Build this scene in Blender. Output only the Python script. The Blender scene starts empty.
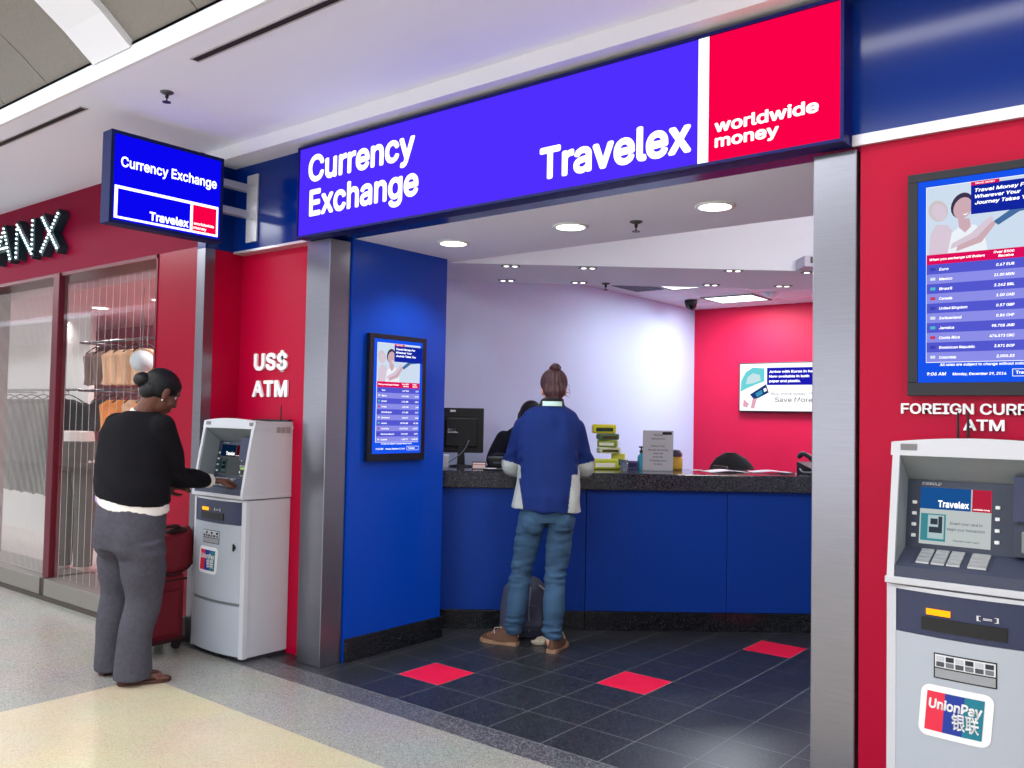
import bpy, bmesh, math, random
from mathutils import Vector, Matrix, noise
import numpy as np
random.seed(7)
PI = math.pi
SC = bpy.context.scene
COL = SC.collection

# ------------------------------------------------------------------ colours / materials
def lin(c):
    return tuple(((x/255)/12.92 if x/255 <= 0.04045 else ((x/255+0.055)/1.055)**2.4) for x in c)

MATS = {}
def mat(name, c, rough=0.5, metal=0.0, spec=0.5, coat=0.0, emit=None, est=1.0, var=0.0, vscale=8.0, bump=0.0, bscale=60.0,
        stretch=(1, 1, 1), trans=0.0, alpha=1.0, ior=1.45):
    if name in MATS: return MATS[name]
    m = bpy.data.materials.new(name); m.use_nodes = True
    nt = m.node_tree; b = nt.nodes['Principled BSDF']
    col = lin(c)+(1,)
    b.inputs['Base Color'].default_value = col
    b.inputs['Roughness'].default_value = rough
    b.inputs['Metallic'].default_value = metal
    b.inputs['Specular IOR Level'].default_value = spec
    b.inputs['Coat Weight'].default_value = coat
    b.inputs['Coat Roughness'].default_value = 0.06
    b.inputs['Transmission Weight'].default_value = trans
    b.inputs['IOR'].default_value = ior
    b.inputs['Alpha'].default_value = alpha
    if emit:
        b.inputs['Emission Color'].default_value = lin(emit)+(1,)
        b.inputs['Emission Strength'].default_value = est
    if var or bump:
        tc = nt.nodes.new('ShaderNodeTexCoord'); mp = nt.nodes.new('ShaderNodeMapping')
        mp.inputs['Scale'].default_value = stretch
        nt.links.new(tc.outputs['Object'], mp.inputs['Vector'])
        if var:
            n = nt.nodes.new('ShaderNodeTexNoise'); n.inputs['Scale'].default_value = vscale; n.inputs['Detail'].default_value = 4
            nt.links.new(mp.outputs[0], n.inputs['Vector'])
            mx = nt.nodes.new('ShaderNodeMix'); mx.data_type = 'RGBA'
            mx.inputs[6].default_value = tuple(max(0, x*(1-var)) for x in col[:3])+(1,)
            mx.inputs[7].default_value = tuple(min(1, x*(1+var)) for x in col[:3])+(1,)
            nt.links.new(n.outputs[0], mx.inputs[0]); nt.links.new(mx.outputs[2], b.inputs['Base Color'])
        if bump:
            n2 = nt.nodes.new('ShaderNodeTexNoise'); n2.inputs['Scale'].default_value = bscale; n2.inputs['Detail'].default_value = 5
            nt.links.new(mp.outputs[0], n2.inputs['Vector'])
            bp = nt.nodes.new('ShaderNodeBump'); bp.inputs['Strength'].default_value = bump; bp.inputs['Distance'].default_value = 0.01
            nt.links.new(n2.outputs[0], bp.inputs['Height']); nt.links.new(bp.outputs[0], b.inputs['Normal'])
    MATS[name] = m
    return m

def speckle(name, base, dark, light, scale=220, rough=0.25, thr=(0.28, 0.72)):
    """terrazzo / granite: chips of darker and lighter stone in a ground colour"""
    m = bpy.data.materials.new(name); m.use_nodes = True
    nt = m.node_tree; b = nt.nodes['Principled BSDF']; b.inputs['Roughness'].default_value = rough
    tc = nt.nodes.new('ShaderNodeTexCoord')
    v = nt.nodes.new('ShaderNodeTexVoronoi'); v.inputs['Scale'].default_value = scale
    nt.links.new(tc.outputs['Object'], v.inputs['Vector'])
    sp = nt.nodes.new('ShaderNodeSeparateColor'); nt.links.new(v.outputs['Color'], sp.inputs[0])
    r = nt.nodes.new('ShaderNodeValToRGB'); e = r.color_ramp.elements
    r.color_ramp.interpolation = 'CONSTANT'
    e[0].position = 0; e[0].color = lin(dark)+(1,)
    e[1].position = thr[0]; e[1].color = lin(base)+(1,)
    x = e.new(thr[1]); x.color = lin(light)+(1,)
    nt.links.new(sp.outputs[0], r.inputs[0])
    n = nt.nodes.new('ShaderNodeTexNoise'); n.inputs['Scale'].default_value = 2.5
    nt.links.new(tc.outputs['Object'], n.inputs['Vector'])
    mx = nt.nodes.new('ShaderNodeMix'); mx.data_type = 'RGBA'; mx.blend_type = 'MULTIPLY'; mx.inputs[0].default_value = 0.25
    nt.links.new(r.outputs[0], mx.inputs[6]); nt.links.new(n.outputs['Color'], mx.inputs[7])
    nt.links.new(mx.outputs[2], b.inputs['Base Color'])
    MATS[name] = m
    return m

def glow(name, c, st):
    if name in MATS: return MATS[name]
    m = bpy.data.materials.new(name); m.use_nodes = True
    nt = m.node_tree; nt.nodes.clear()
    o = nt.nodes.new('ShaderNodeOutputMaterial'); e = nt.nodes.new('ShaderNodeEmission')
    e.inputs[0].default_value = lin(c)+(1,); e.inputs[1].default_value = st
    nt.links.new(e.outputs[0], o.inputs[0]); MATS[name] = m
    return m

# ------------------------------------------------------------------ mesh builder
class MB:
    def __init__(s): s.v = []; s.f = []; s.m = []; s.sm = []
    def add(s, vs, fs, mi=0, smooth=False):
        o = len(s.v); s.v += [tuple(v) for v in vs]
        for f in fs: s.f.append([i+o for i in f]); s.m.append(mi); s.sm.append(smooth)
    def box(s, a, b, mi=0, bev=0.0, M=None, seg=2):
        a = Vector(a); b = Vector(b)
        bm = bmesh.new(); bmesh.ops.create_cube(bm, size=1)
        c = (a+b)/2; d = b-a
        for v in bm.verts: v.co = Vector((v.co.x*d.x, v.co.y*d.y, v.co.z*d.z))+c
        if bev > 0:
            bmesh.ops.bevel(bm, geom=list(bm.edges), offset=min(bev, 0.49*min(abs(x) for x in d)), segments=seg, profile=0.5, affect='EDGES')
        bm.verts.ensure_lookup_table()
        vs = [(M @ v.co if M else v.co.copy()) for v in bm.verts]
        s.add(vs, [[v.index for v in f.verts] for f in bm.faces], mi); bm.free()
    def prism(s, poly, z0, z1, mi=0, ax='z', M=None):
        """poly in the two axes other than ax (xy for z, yz for x, xz for y)"""
        n = len(poly)
        def P(p, h):
            q = {'z': (p[0], p[1], h), 'x': (h, p[0], p[1]), 'y': (p[0], h, p[1])}[ax]
            q = Vector(q); return M @ q if M else q
        vs = [P(p, z0) for p in poly]+[P(p, z1) for p in poly]
        fs = [list(range(n))[::-1], list(range(n, 2*n))]+[[i, (i+1) % n, n+(i+1) % n, n+i] for i in range(n)]
        s.add(vs, fs, mi)
    def quad(s, pts, mi=0): s.add(pts, [list(range(len(pts)))], mi)
    def cyl(s, p0, p1, r0, r1=None, n=20, mi=0, smooth=True):
        r1 = r0 if r1 is None else r1
        p0 = Vector(p0); p1 = Vector(p1); d = (p1-p0).normalized()
        a = d.orthogonal().normalized(); b = d.cross(a)
        s.loft([(p0, a*r0, b*r0), (p1, a*r1, b*r1)], n, mi, smooth)
    def loft(s, rings, n=20, mi=0, smooth=True, caps=True, pw=1.0):
        vs = []
        def sp(x): return math.copysign(abs(x)**pw, x)
        for c, a, b in rings:
            c = Vector(c)
            for k in range(n):
                t = 2*PI*k/n
                vs.append(c+Vector(a)*sp(math.cos(t))+Vector(b)*sp(math.sin(t)))
        fs = []
        for i in range(len(rings)-1):
            for k in range(n):
                fs.append([i*n+k, i*n+(k+1) % n, (i+1)*n+(k+1) % n, (i+1)*n+k])
        s.add(vs, fs, mi, smooth)
        if caps:
            s.add(vs[:n], [list(range(n))[::-1]], mi); s.add(vs[-n:], [list(range(n))], mi)
    def lathe(s, prof, c=(0, 0, 0), n=24, mi=0, ax=Vector((0, 0, 1)), caps=True):
        ax = Vector(ax).normalized(); a = ax.orthogonal().normalized(); b = ax.cross(a)
        s.loft([(Vector(c)+ax*h, a*max(r, 1e-4), b*max(r, 1e-4)) for r, h in prof], n, mi, True, caps)
    def ball(s, c, r, n=16, mi=0, R=None):
        r = Vector((r, r, r)) if not hasattr(r, '__len__') else Vector(r)
        R = R or Matrix.Identity(3)
        c = Vector(c); rings = []
        m = max(6, n//2)
        for i in range(m+1):
            t = -PI/2+PI*i/m; q = max(math.cos(t), 0.02)
            rings.append((c+R @ Vector((0, 0, r.z*math.sin(t))), R @ Vector((r.x*q, 0, 0)), R @ Vector((0, r.y*q, 0))))
        s.loft(rings, n, mi)
    def limb(s, pts, rad, n=14, sub=5, mi=0, flat=None, round_ends=True):
        """tapered tube through pts; rad floats or (ra, rb)"""
        P = [Vector(p) for p in pts]; Rr = [(r, r) if not hasattr(r, '__len__') else r for r in rad]
        Q = []; RR = []
        for i in range(len(P)-1):
            p0 = P[max(i-1, 0)]; p1 = P[i]; p2 = P[i+1]; p3 = P[min(i+2, len(P)-1)]
            for k in range(sub):
                t = k/sub
                q = 0.5*((2*p1)+(p2-p0)*t+(2*p0-5*p1+4*p2-p3)*t*t+(3*p1-p0-3*p2+p3)*t**3)
                Q.append(q); u = t*t*(3-2*t)
                RR.append(tuple(Rr[i][j]*(1-u)+Rr[i+1][j]*u for j in (0, 1)))
        Q.append(P[-1]); RR.append(Rr[-1])
        T = [(Q[min(i+1, len(Q)-1)]-Q[max(i-1, 0)]).normalized() for i in range(len(Q))]
        a = (Vector(flat)-T[0]*Vector(flat).dot(T[0])).normalized() if flat else T[0].orthogonal().normalized()
        rings = []
        fr = []
        for i in range(len(Q)):
            a = (a-T[i]*a.dot(T[i])).normalized(); b = T[i].cross(a); fr.append((a, b))
        if round_ends:
            for k in (3, 2, 1):
                t = k/3*PI/2*0.95; q = math.cos(t); w = max(RR[0])*0.9
                rings.append((Q[0]-T[0]*w*math.sin(t), fr[0][0]*RR[0][0]*q, fr[0][1]*RR[0][1]*q))
        for i in range(len(Q)): rings.append((Q[i], fr[i][0]*RR[i][0], fr[i][1]*RR[i][1]))
        if round_ends:
            for k in (1, 2, 3):
                t = k/3*PI/2*0.95; q = math.cos(t); w = max(RR[-1])*0.9
                rings.append((Q[-1]+T[-1]*w*math.sin(t), fr[-1][0]*RR[-1][0]*q, fr[-1][1]*RR[-1][1]*q))
        s.loft(rings, n, mi)
    def mesh(s, name):
        me = bpy.data.meshes.new(name); me.from_pydata(s.v, [], s.f)
        me.polygons.foreach_set('material_index', s.m); me.polygons.foreach_set('use_smooth', s.sm)
        me.update(); bm = bmesh.new(); bm.from_mesh(me); bmesh.ops.recalc_face_normals(bm, faces=bm.faces); bm.to_mesh(me); bm.free()
        return me

def link(name, me, mats=None, parent=None, loc=(0, 0, 0), rotz=0.0):
    o = bpy.data.objects.new(name, me); COL.objects.link(o)
    if mats is not None:
        for m in (mats if isinstance(mats, (list, tuple)) else [mats]): me.materials.append(m)
    o.location = loc; o.rotation_euler = (0, 0, rotz)
    if parent: o.parent = parent
    return o
def obj(name, mb, mats, parent=None, loc=(0, 0, 0), rotz=0.0):
    return link(name, mb.mesh(name), mats, parent, loc, rotz)
def tag(o, label, cat, group=None, kind=None):
    o['label'] = label; o['category'] = cat
    if group: o['group'] = group
    if kind: o['kind'] = kind
    return o
def thing(name, label, cat, loc=(0, 0, 0), rotz=0.0, group=None):
    o = bpy.data.objects.new(name, None); COL.objects.link(o); o.empty_display_size = 0.1
    o.location = loc; o.rotation_euler = (0, 0, rotz)
    return tag(o, label, cat, group)
def struct(name, mb, mats, parent=None):
    o = obj(name, mb, mats, parent)
    if not parent: o['kind'] = 'structure'
    return o
def dup(root, loc, label, rotz=None, group=None):
    r = root.copy(); COL.objects.link(r); r.location = loc
    if rotz is not None: r.rotation_euler = (0, 0, rotz)
    r['label'] = label
    if group: r['group'] = group
    for ch in [o for o in bpy.data.objects if o.parent == root]:
        c = ch.copy(); COL.objects.link(c); c.parent = r
        for g in [o for o in bpy.data.objects if o.parent == ch]:
            d = g.copy(); COL.objects.link(d); d.parent = c
    return r

def fuse(mb, voxel=0.006, smooth=4, mats=None, name='body', parent=None, wrinkle=None, pick=None):
    """one continuous surface from overlapping shapes"""
    tmp = bpy.data.objects.new('tmp', mb.mesh('tmp')); COL.objects.link(tmp)
    r = tmp.modifiers.new('r', 'REMESH'); r.mode = 'VOXEL'; r.voxel_size = voxel; r.use_smooth_shade = True
    if smooth:
        q = tmp.modifiers.new('s', 'SMOOTH'); q.iterations = smooth; q.factor = 0.5
    dg = bpy.context.evaluated_depsgraph_get(); dg.update()
    me = bpy.data.meshes.new_from_object(tmp.evaluated_get(dg), depsgraph=dg)
    old = tmp.data; bpy.data.objects.remove(tmp); bpy.data.meshes.remove(old)
    me.name = name
    if wrinkle:
        ns = [v.normal.copy() for v in me.vertices]
        for v, n in zip(me.vertices, ns): v.co = v.co+n*wrinkle(v.co, n)
    if pick:
        for p in me.polygons: p.material_index = pick(p.center, p.normal)
    for p in me.polygons: p.use_smooth = True
    me.update()
    return link(name, me, mats, parent)

# ------------------------------------------------------------------ lettering
_cap = {}
try:    # the sans serif that ships with Blender; its built-in face otherwise
    import os
    FONT = bpy.data.fonts.load(os.path.join(bpy.utils.system_resource('DATAFILES', path='fonts'), 'Inter.woff2'))
except Exception:
    FONT = None
def text2d(s, bold=0.0, extrude=0.0, space=1.0, shear=0.0, res=3):
    cu = bpy.data.curves.new('t', 'FONT'); cu.body = s; cu.size = 1
    if FONT and all(ord(c) < 256 for c in s): cu.font = FONT
    cu.offset = bold; cu.extrude = extrude
    cu.space_character = space; cu.shear = shear; cu.resolution_u = res; cu.fill_mode = 'BOTH'
    o = bpy.data.objects.new('t', cu); COL.objects.link(o)
    dg = bpy.context.evaluated_depsgraph_get(); dg.update()
    me = bpy.data.meshes.new_from_object(o.evaluated_get(dg), depsgraph=dg)
    vs = [v.co.copy() for v in me.vertices]; fs = [list(p.vertices) for p in me.polygons]
    bpy.data.objects.remove(o); bpy.data.curves.remove(cu); bpy.data.meshes.remove(me)
    return vs, fs
def cap_height(bold):
    k = round(bold, 4)
    if k not in _cap:
        vs, _ = text2d('H', bold); ys = [v.y for v in vs]; _cap[k] = (min(ys), max(ys))
    return _cap[k]
def text_into(mb, s, place, x, y, w=None, cap=0.1, bold=0.0, depth=0.0, align='L', mi=0, space=1.0, shear=0.0, res=3):
    """place(a, b, c): a along the line, b up, c out of the surface; the strokes are thickened by a ring of shifted copies"""
    vs, fs = text2d(s, 0.0, 0.5 if depth else 0.0, space, shear, res)
    if not vs: return
    c0, c1 = cap_height(0.0); sy = cap/(c1-c0+2*bold)
    x0 = min(v.x for v in vs)-bold; x1 = max(v.x for v in vs)+bold
    sx = w/(x1-x0) if w else sy
    W = (x1-x0)*sx
    ox = x-(0 if align == 'L' else W if align == 'R' else W/2)
    k = 0 if bold < .004 else 4 if res == 1 else 10
    ring = [(0, 0)]+[(bold*math.cos(2*PI*i/k+.4), bold*math.sin(2*PI*i/k+.4)) for i in range(k)]
    for q, (dx, dy) in enumerate(ring):
        mb.add([place(ox+(v.x+dx-x0)*sx, y+(v.y+dy-c0+bold)*sy, ((v.z+0.5)*depth if depth else 0.0)+q*.00006) for v in vs], fs, mi)
def glyph_spans(s, space=1.0):
    out = []; 
    for i, ch in enumerate(s):
        if ch == ' ': continue
        a = text2d(ch)[0]; wd = max(v.x for v in a)-min(v.x for v in a)
        e = max(v.x for v in text2d(s[:i+1], 0, 0, space)[0]); out.append((ch, e-wd, e))
    return out
def px_(X): return lambda a, b, c: Vector((X+c, a, b))          # on a plane facing +x, letters run along +y
def py_(Y): return lambda a, b, c: Vector((a, Y-c, b))          # on a plane facing -y, letters run along +x

# ------------------------------------------------------------------ palette
RED = mat('red_wall_paint', (174, 0, 48), 0.4, spec=0.18, var=0.04, vscale=3)
CRIM = mat('crimson_gloss_panel', (144, 0, 36), 0.25, spec=0.2, var=0.05, vscale=2)
FASC = mat('crimson_fascia', (122, 0, 42), 0.55, spec=0.12, var=0.06, vscale=3)
BLUE = mat('blue_gloss_panel', (0, 64, 176), 0.3, spec=0.3)
NAVYB = mat('navy_header_panel', (0, 38, 116), 0.15, spec=0.3)
CBLUE = mat('counter_blue_laminate', (0, 52, 142), 0.45, spec=0.3)
WHITE = mat('white_plaster', (226, 226, 232), 0.7, var=0.02, vscale=2)
CEIL = mat('white_ceiling', (238, 240, 255), 0.75, var=0.02, vscale=2)
TILEC = mat('white_ceiling_tile', (224, 226, 234), 0.85, bump=0.15, bscale=180)
BEAM = mat('white_beam_paint', (228, 228, 234), 0.6)
ACOU = mat('grey_acoustic_panel', (132, 128, 122), 0.95, var=0.12, vscale=70, bump=0.3, bscale=200)
STEEL = mat('brushed_steel', (132, 132, 140), 0.28, metal=0.95, var=0.12, vscale=6, stretch=(1, 1, 30))
ALU = mat('pale_aluminium', (206, 206, 210), 0.35, metal=0.6)
DARK = mat('dark_gap', (16, 14, 18), 0.8)
BLACKP = mat('black_plastic', (14, 15, 18), 0.4)
GREYP = mat('grey_plastic', (120, 124, 130), 0.5)
GRAN = speckle('black_granite', (24, 26, 31), (12, 13, 16), (52, 56, 64), 230, 0.22, (0.4, 0.86))
TILEB = speckle('black_granite_tile', (44, 46, 50), (26, 27, 30), (82, 86, 92), 230, 0.3, (0.4, 0.88))
GROUT = mat('grey_grout', (150, 156, 160), 0.8)
TILER = mat('red_floor_tile', (232, 24, 62), 0.35, var=0.03, vscale=30)
TGREY = speckle('grey_terrazzo', (160, 158, 150), (138, 136, 130), (178, 176, 170), 240, 0.25, (0.25, 0.7))
TCREAM = speckle('cream_terrazzo', (206, 194, 162), (196, 182, 150), (214, 203, 174), 240, 0.25, (0.2, 0.7))
TDARK = speckle('dark_grey_threshold', (92, 92, 96), (58, 58, 62), (138, 138, 142), 170, 0.3, (0.4, 0.75))
LWHITE = mat('white_sign_letter', (245, 245, 245), 0.4)

# signs and screens give off light
G_BLUE = glow('lit_blue_sign', (80, 46, 254), 1.0)
G_BLUE2 = glow('lit_deep_blue_sign', (10, 6, 240), 1.0)
G_RED = glow('lit_red_sign', (250, 0, 72), 1.0)
G_WHITE = glow('lit_white_sign', (255, 255, 255), 1.6)
G_LAMP = glow('lit_lamp', (255, 250, 240), 7.0)
G_TROF = glow('lit_ceiling_panel', (250, 252, 255), 2.5)
G_SPOT = glow('lit_spot', (255, 250, 245), 3.0)

# ------------------------------------------------------------------ counter frame
KU = Vector((0.764, 0.646, 0)).normalized(); KN = Vector((-KU.y, KU.x, 0)); K0 = Vector((-0.128, 1.161, 0))
def K(s, off, z=0.0): return K0+KU*s+KN*off+Vector((0, 0, z))
KROT = math.atan2(KU.y, KU.x)

#@@ROOM
# ================================================================== THE SETTING
XW = -0.66          # white side wall
YR = 5.8            # red rear wall
HS = 2.48           # soffit over the entrance
# mall floor: grey terrazzo with a cream field
b = MB()
b.quad([(-24, -7.2, 0), (-0.55, -7.2, 0), (-0.55, -0.73, 0), (-0.55, -0.265, 0), (-24, -0.265, 0)], 0)
b.quad([(-0.55, -0.73, 0), (12, -0.73, 0), (12, -0.265, 0), (-0.55, -0.265, 0)], 0)
b.quad([(-0.55, -7.2, 0), (12, -7.2, 0), (12, -0.73, 0), (-0.55, -0.73, 0)], 1)
b.quad([(-24, -0.265, 0), (-0.99, -0.265, 0), (-0.99, 2.6, 0), (-24, 2.6, 0)], 0)
b.quad([(-0.99, -0.265, 0), (4.4, -0.265, 0), (4.4, -0.1, 0), (-0.99, -0.1, 0)], 2)
struct('floor', b, [TGREY, TCREAM, TDARK])
# shop floor: black granite tiles with three red ones, grey joints
b = MB()
b.quad([(-0.99, -0.1, 0.0), (4.2, -0.1, 0.0), (4.2, 6.0, 0.0), (-0.99, 6.0, 0.0)], 1)
TX, TY, TS = 0.393, 0.209, 0.305
REDS = {(0, 0), (3, 2), (4, 6)}
for i in range(-5, 13):
    for j in range(-2, 19):
        x0 = max(TX+i*TS+0.0022, -0.985); x1 = min(TX+(i+1)*TS-0.0022, 4.19)
        y0 = max(TY+j*TS+0.0022, -0.1); y1 = min(TY+(j+1)*TS-0.0022, 5.99)
        if x1 <= x0 or y1 <= y0: continue
        b.quad([(x0, y0, 0.0012), (x1, y0, 0.0012), (x1, y1, 0.0012), (x0, y1, 0.0012)], 2 if (i, j) in REDS else 0)
struct('floor_shop', b, [TILEB, GROUT, TILER])

# red front walls
b = MB(); b.box((-1.0, 0.07, 0), (-0.225, 0.14, 2.475)); struct('wall_front_left', b, RED)
b = MB(); b.box((2.955, 0.0, 0), (12, 0.12, 2.46)); struct('wall_front_right', b, RED)
# short return between the neighbouring shop and this one, with its steel edge
b = MB(); b.box((-1.06, -0.13, 0), (-1.0, 0.14, 2.475)); struct('wall_return', b, RED)
b = MB()
b.prism([(-1.09, -0.2), (-1.0, -0.2), (-1.0, -0.13), (-1.06, -0.13), (-1.06, 0.1), (-1.09, 0.1)], 0.0, 2.475)
struct('trim_1', b, STEEL)
# navy header band
b = MB()
b.box((-1.0, 0.0, 2.475), (12, 0.14, 3.02)); b.box((-1.09, -0.2, 2.475), (-1.0, 0.14, 3.02))
struct('wall_header', b, NAVYB)
b = MB(); b.box((-0.98, -0.012, 2.46), (-0.2, 0.08, 2.475)); b.box((2.93, -0.02, 2.46), (12, 0.0, 2.5))
struct('trim_2', b, ALU)
# steel columns at both sides of the opening
b = MB(); b.box((-0.225, -0.012, 0), (-0.014, 0.145, 2.46), bev=0.004); struct('trim_column_left', b, STEEL)
b = MB(); b.box((2.785, -0.012, 0), (2.945, 0.145, 2.45), bev=0.004); struct('trim_column_right', b, STEEL)
# blue wing wall on the left with its granite skirting
b = MB(); b.box((XW, 0.15, 0), (0.0, 0.96, HS)); struct('wall_blue', b, BLUE)
b = MB(); b.box((0.0, 0.15, 0), (0.014, 0.974, 0.137), bev=0.003); b.box((-0.3, 0.96, 0), (0.0, 0.974, 0.137)); struct('baseboard_blue', b, GRAN)
# white wall and red wall
b = MB(); b.box((XW-0.1, 0.96, 0), (XW, YR, 2.95)); struct('wall_white', b, mat('white_side_wall', (192, 210, 242), 0.6, var=0.02, vscale=2))
b = MB(); b.box((XW-0.1, YR, 0), (4.1, YR+0.1, 2.95)); struct('wall_red', b, mat('red_rear_paint', (216, 6, 66), 0.55, var=0.04, vscale=4))
b = MB(); b.box((4.0, 0.12, 0), (4.1, YR, 2.95)); struct('wall_right', b, WHITE)
# ceilings inside: entrance soffit, lowered strip over the counter, tiled ceiling
b = MB(); b.box((XW, 0.141, HS), (4.0, 1.06, 2.95))
struct('ceiling_entrance', b, CEIL)
b = MB()
pl = [K(-0.7, 0.01), K(4.6, 0.01), K(4.6, 0.87), K(-0.7, 0.87)]
b.prism([(p.x, p.y) for p in pl], 2.5, 2.95)
# cut to the room
bm = bmesh.new(); me = b.mesh('s'); bm.from_mesh(me)
for co, no in (((XW, 0, 0), (-1, 0, 0)), ((4.0, 0, 0), (1, 0, 0)), ((0, 1.06, 0), (0, -1, 0))):
    g = bmesh.ops.bisect_plane(bm, geom=bm.verts[:]+bm.edges[:]+bm.faces[:], plane_co=co, plane_no=no, clear_outer=True)
    bmesh.ops.holes_fill(bm, edges=[e for e in bm.edges if e.is_boundary])
bm.to_mesh(me); bm.free()
o = link('ceiling_counter', me, CEIL); o['kind'] = 'structure'
b = MB(); b.box((XW-0.1, 1.0, 2.95), (4.1, YR+0.1, 3.0)); struct('ceiling_upper', b, CEIL)
bk = [K(-1.2, 0.871), K(6, 0.871)]
b = MB()
poly = [(XW, 2.05), (4.0, 5.55), (4.0, YR), (XW, YR)]
def kline(x): t = (x-bk[0].x)/(bk[1].x-bk[0].x); return bk[0].y+t*(bk[1].y-bk[0].y)
poly = [(XW, kline(XW)), (4.0, min(kline(4.0), YR-0.01)), (4.0, YR), (XW, YR)]
b.prism(poly, 2.70, 2.74)
struct('ceiling_tiles', b, TILEC)
# ceiling tile grid
b = MB()
for k in range(8):
    x = -0.13+0.61*k-0.6
    if XW < x < 3.9: b.box((x-0.012, max(kline(x), 1.8), 2.697), (x+0.012, YR, 2.70))
for k in range(8):
    y = YR-0.45-0.61*k
    x0 = max(XW, XW)
    # stop where the lowered strip begins
    xe = min(4.0, bk[0].x+(y-bk[0].y)/(bk[1].y-bk[0].y)*(bk[1].x-bk[0].x))
    if xe > XW: b.box((XW, y-0.012, 2.697), (xe, y+0.012, 2.70))
struct('trim_ceiling_grid', b, mat('white_grid', (232, 232, 238), 0.6))

# mall ceiling: white bulkhead over the header, flat soffit, beam, grey vault
b = MB(); b.box((-1.09, -0.17, 3.02), (12, 0.14, 3.1)); b.box((-0.98, 0.14, 2.95), (4.3, 1.05, 3.1)); struct('trim_bulkhead', b, BEAM)
b = MB(); b.box((-24, -1.18, 3.1), (12, 0.2, 3.2)); struct('ceiling_mall', b, CEIL)
b = MB(); b.box((-24, -1.2, 3.1), (12, -1.18, 3.205)); b.box((-24, -1.2, 3.19), (12, -1.15, 3.205)); struct('trim_beam', b, BEAM)
RV, YA, ZA = 2.6, -2.905, 1.245
TH0 = math.asin((2.905-1.185)/RV)
def vault(th, r=RV): return (YA+r*math.sin(th), ZA+0.01+r*math.cos(th))
b = MB(); N = 24
seamw = 0.008
xs = []
x = -0.26
edges = [-0.44-0.55*k for k in range(0, 16)]
def vault_panel(b, x0, x1, mi, r0=RV, r1=RV+0.05):
    n = 20
    A = []
    for i in range(n+1):
        th = TH0-2*TH0*i/n
        y, z = vault(th, r0); A.append((y, z))
    B = []
    for i in range(n+1):
        th = TH0-2*TH0*i/n
        y, z = vault(th, r1); B.append((y, z))
    b.prism(A+B[::-1], x0, x1, mi, 'x')
e = -0.44
k = 0
while e > -24:
    vault_panel(b, e-0.545, e-0.004 if k else e, 0); e -= 0.55; k += 1
e = -0.07; k = 0
while e < 12:
    vault_panel(b, e+0.004 if k else e, e+0.545, 0); e += 0.55; k += 1
vault_panel(b, -24, 12, 1, RV+0.05, RV+0.08)
struct('ceiling_vault', b, [ACOU, DARK])
b = MB(); vault_panel(b, -0.44, -0.07, 0, RV-0.035, RV+0.04)
struct('trim_rib', b, BEAM)
# the far side of the mall (behind the viewer): soffit and pale storefront wall
b = MB(); b.box((-24, -7.2, 3.1), (12, -4.62, 3.2)); struct('ceiling_far', b, CEIL)
b = MB(); b.box((-24, -7.3, 0), (12, -7.2, 3.2)); struct('wall_far', b, mat('pale_far_wall', (190, 186, 184), 0.7))
#@@SHOP
# ================================================================== THE NEIGHBOURING SHOP
YS = -0.2
b = MB()
b.box((-24, YS, 2.49), (-1.09, 0.1, 3.1))
struct('wall_shop_fascia', b, FASC)
b = MB(); b.box((-1.56, YS, 0.15), (-1.09, 0.0, 2.49)); struct('wall_shop_panel', b, CRIM)
b = MB(); b.box((-9, YS-0.07, 0.0), (-1.09, 0.1, 0.03), 1); b.box((-9, YS-0.06, 0.03), (-3.03, 0.1, 0.155), 0, bev=0.004)
b.box((-2.95, YS-0.06, 0.03), (-1.09, 0.1, 0.155), 0, bev=0.004); b.box((-3.03, YS-0.05, 0.03), (-2.95, 0.1, 0.155), 1)
struct('baseboard_shop', b, [mat('satin_steel_base', (150, 146, 140), 0.4, metal=0.7), mat('dark_bronze', (62, 54, 48), 0.5)])
POST = mat('dark_red_post', (96, 24, 40), 0.35, metal=0.3)
b = MB(); b.box((-3.07, YS-0.02, 0.155), (-2.97, -.14, 2.49), bev=0.004); struct('trim_shop_post', b, POST)
b = MB(); b.box((-1.575, YS-0.006, 0.155), (-1.555, 0.03, 2.49)); b.box((-4.55, YS-0.006, 2.465), (-1.555, 0.03, 2.49))
b.box((-4.6, YS-0.01, 0.155), (-4.53, 0.05, 2.49)); struct('trim_shop_frame', b, POST)
GLASS = bpy.data.materials.new('shop_glass'); GLASS.use_nodes = True
nt = GLASS.node_tree; nt.nodes.clear()
o_ = nt.nodes.new('ShaderNodeOutputMaterial'); tr = nt.nodes.new('ShaderNodeBsdfTransparent'); gl = nt.nodes.new('ShaderNodeBsdfGlossy')
fr = nt.nodes.new('ShaderNodeFresnel'); fr.inputs[0].default_value = 1.5; mx = nt.nodes.new('ShaderNodeMixShader')
geo = nt.nodes.new('ShaderNodeNewGeometry'); mm = nt.nodes.new('ShaderNodeMath'); mm.operation = 'SUBTRACT'; mm.inputs[0].default_value = 1.0; m2 = nt.nodes.new('ShaderNodeMath'); m2.operation = 'MULTIPLY'
nt.links.new(geo.outputs['Backfacing'], mm.inputs[1]); nt.links.new(mm.outputs[0], m2.inputs[0]); nt.links.new(fr.outputs[0], m2.inputs[1])
tr.inputs[0].default_value = (0.95, 0.96, 0.96, 1); gl.inputs[0].default_value = (1, 1, 1, 1); gl.inputs['Roughness'].default_value = 0.02
nt.links.new(m2.outputs[0], mx.inputs[0]); nt.links.new(tr.outputs[0], mx.inputs[1]); nt.links.new(gl.outputs[0], mx.inputs[2]); nt.links.new(mx.outputs[0], o_.inputs[0])
b = MB(); b.box((-4.53, YS+0.004, 0.155), (-3.07, YS+0.012, 2.465)); o = struct('window_1', b, GLASS)
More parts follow.
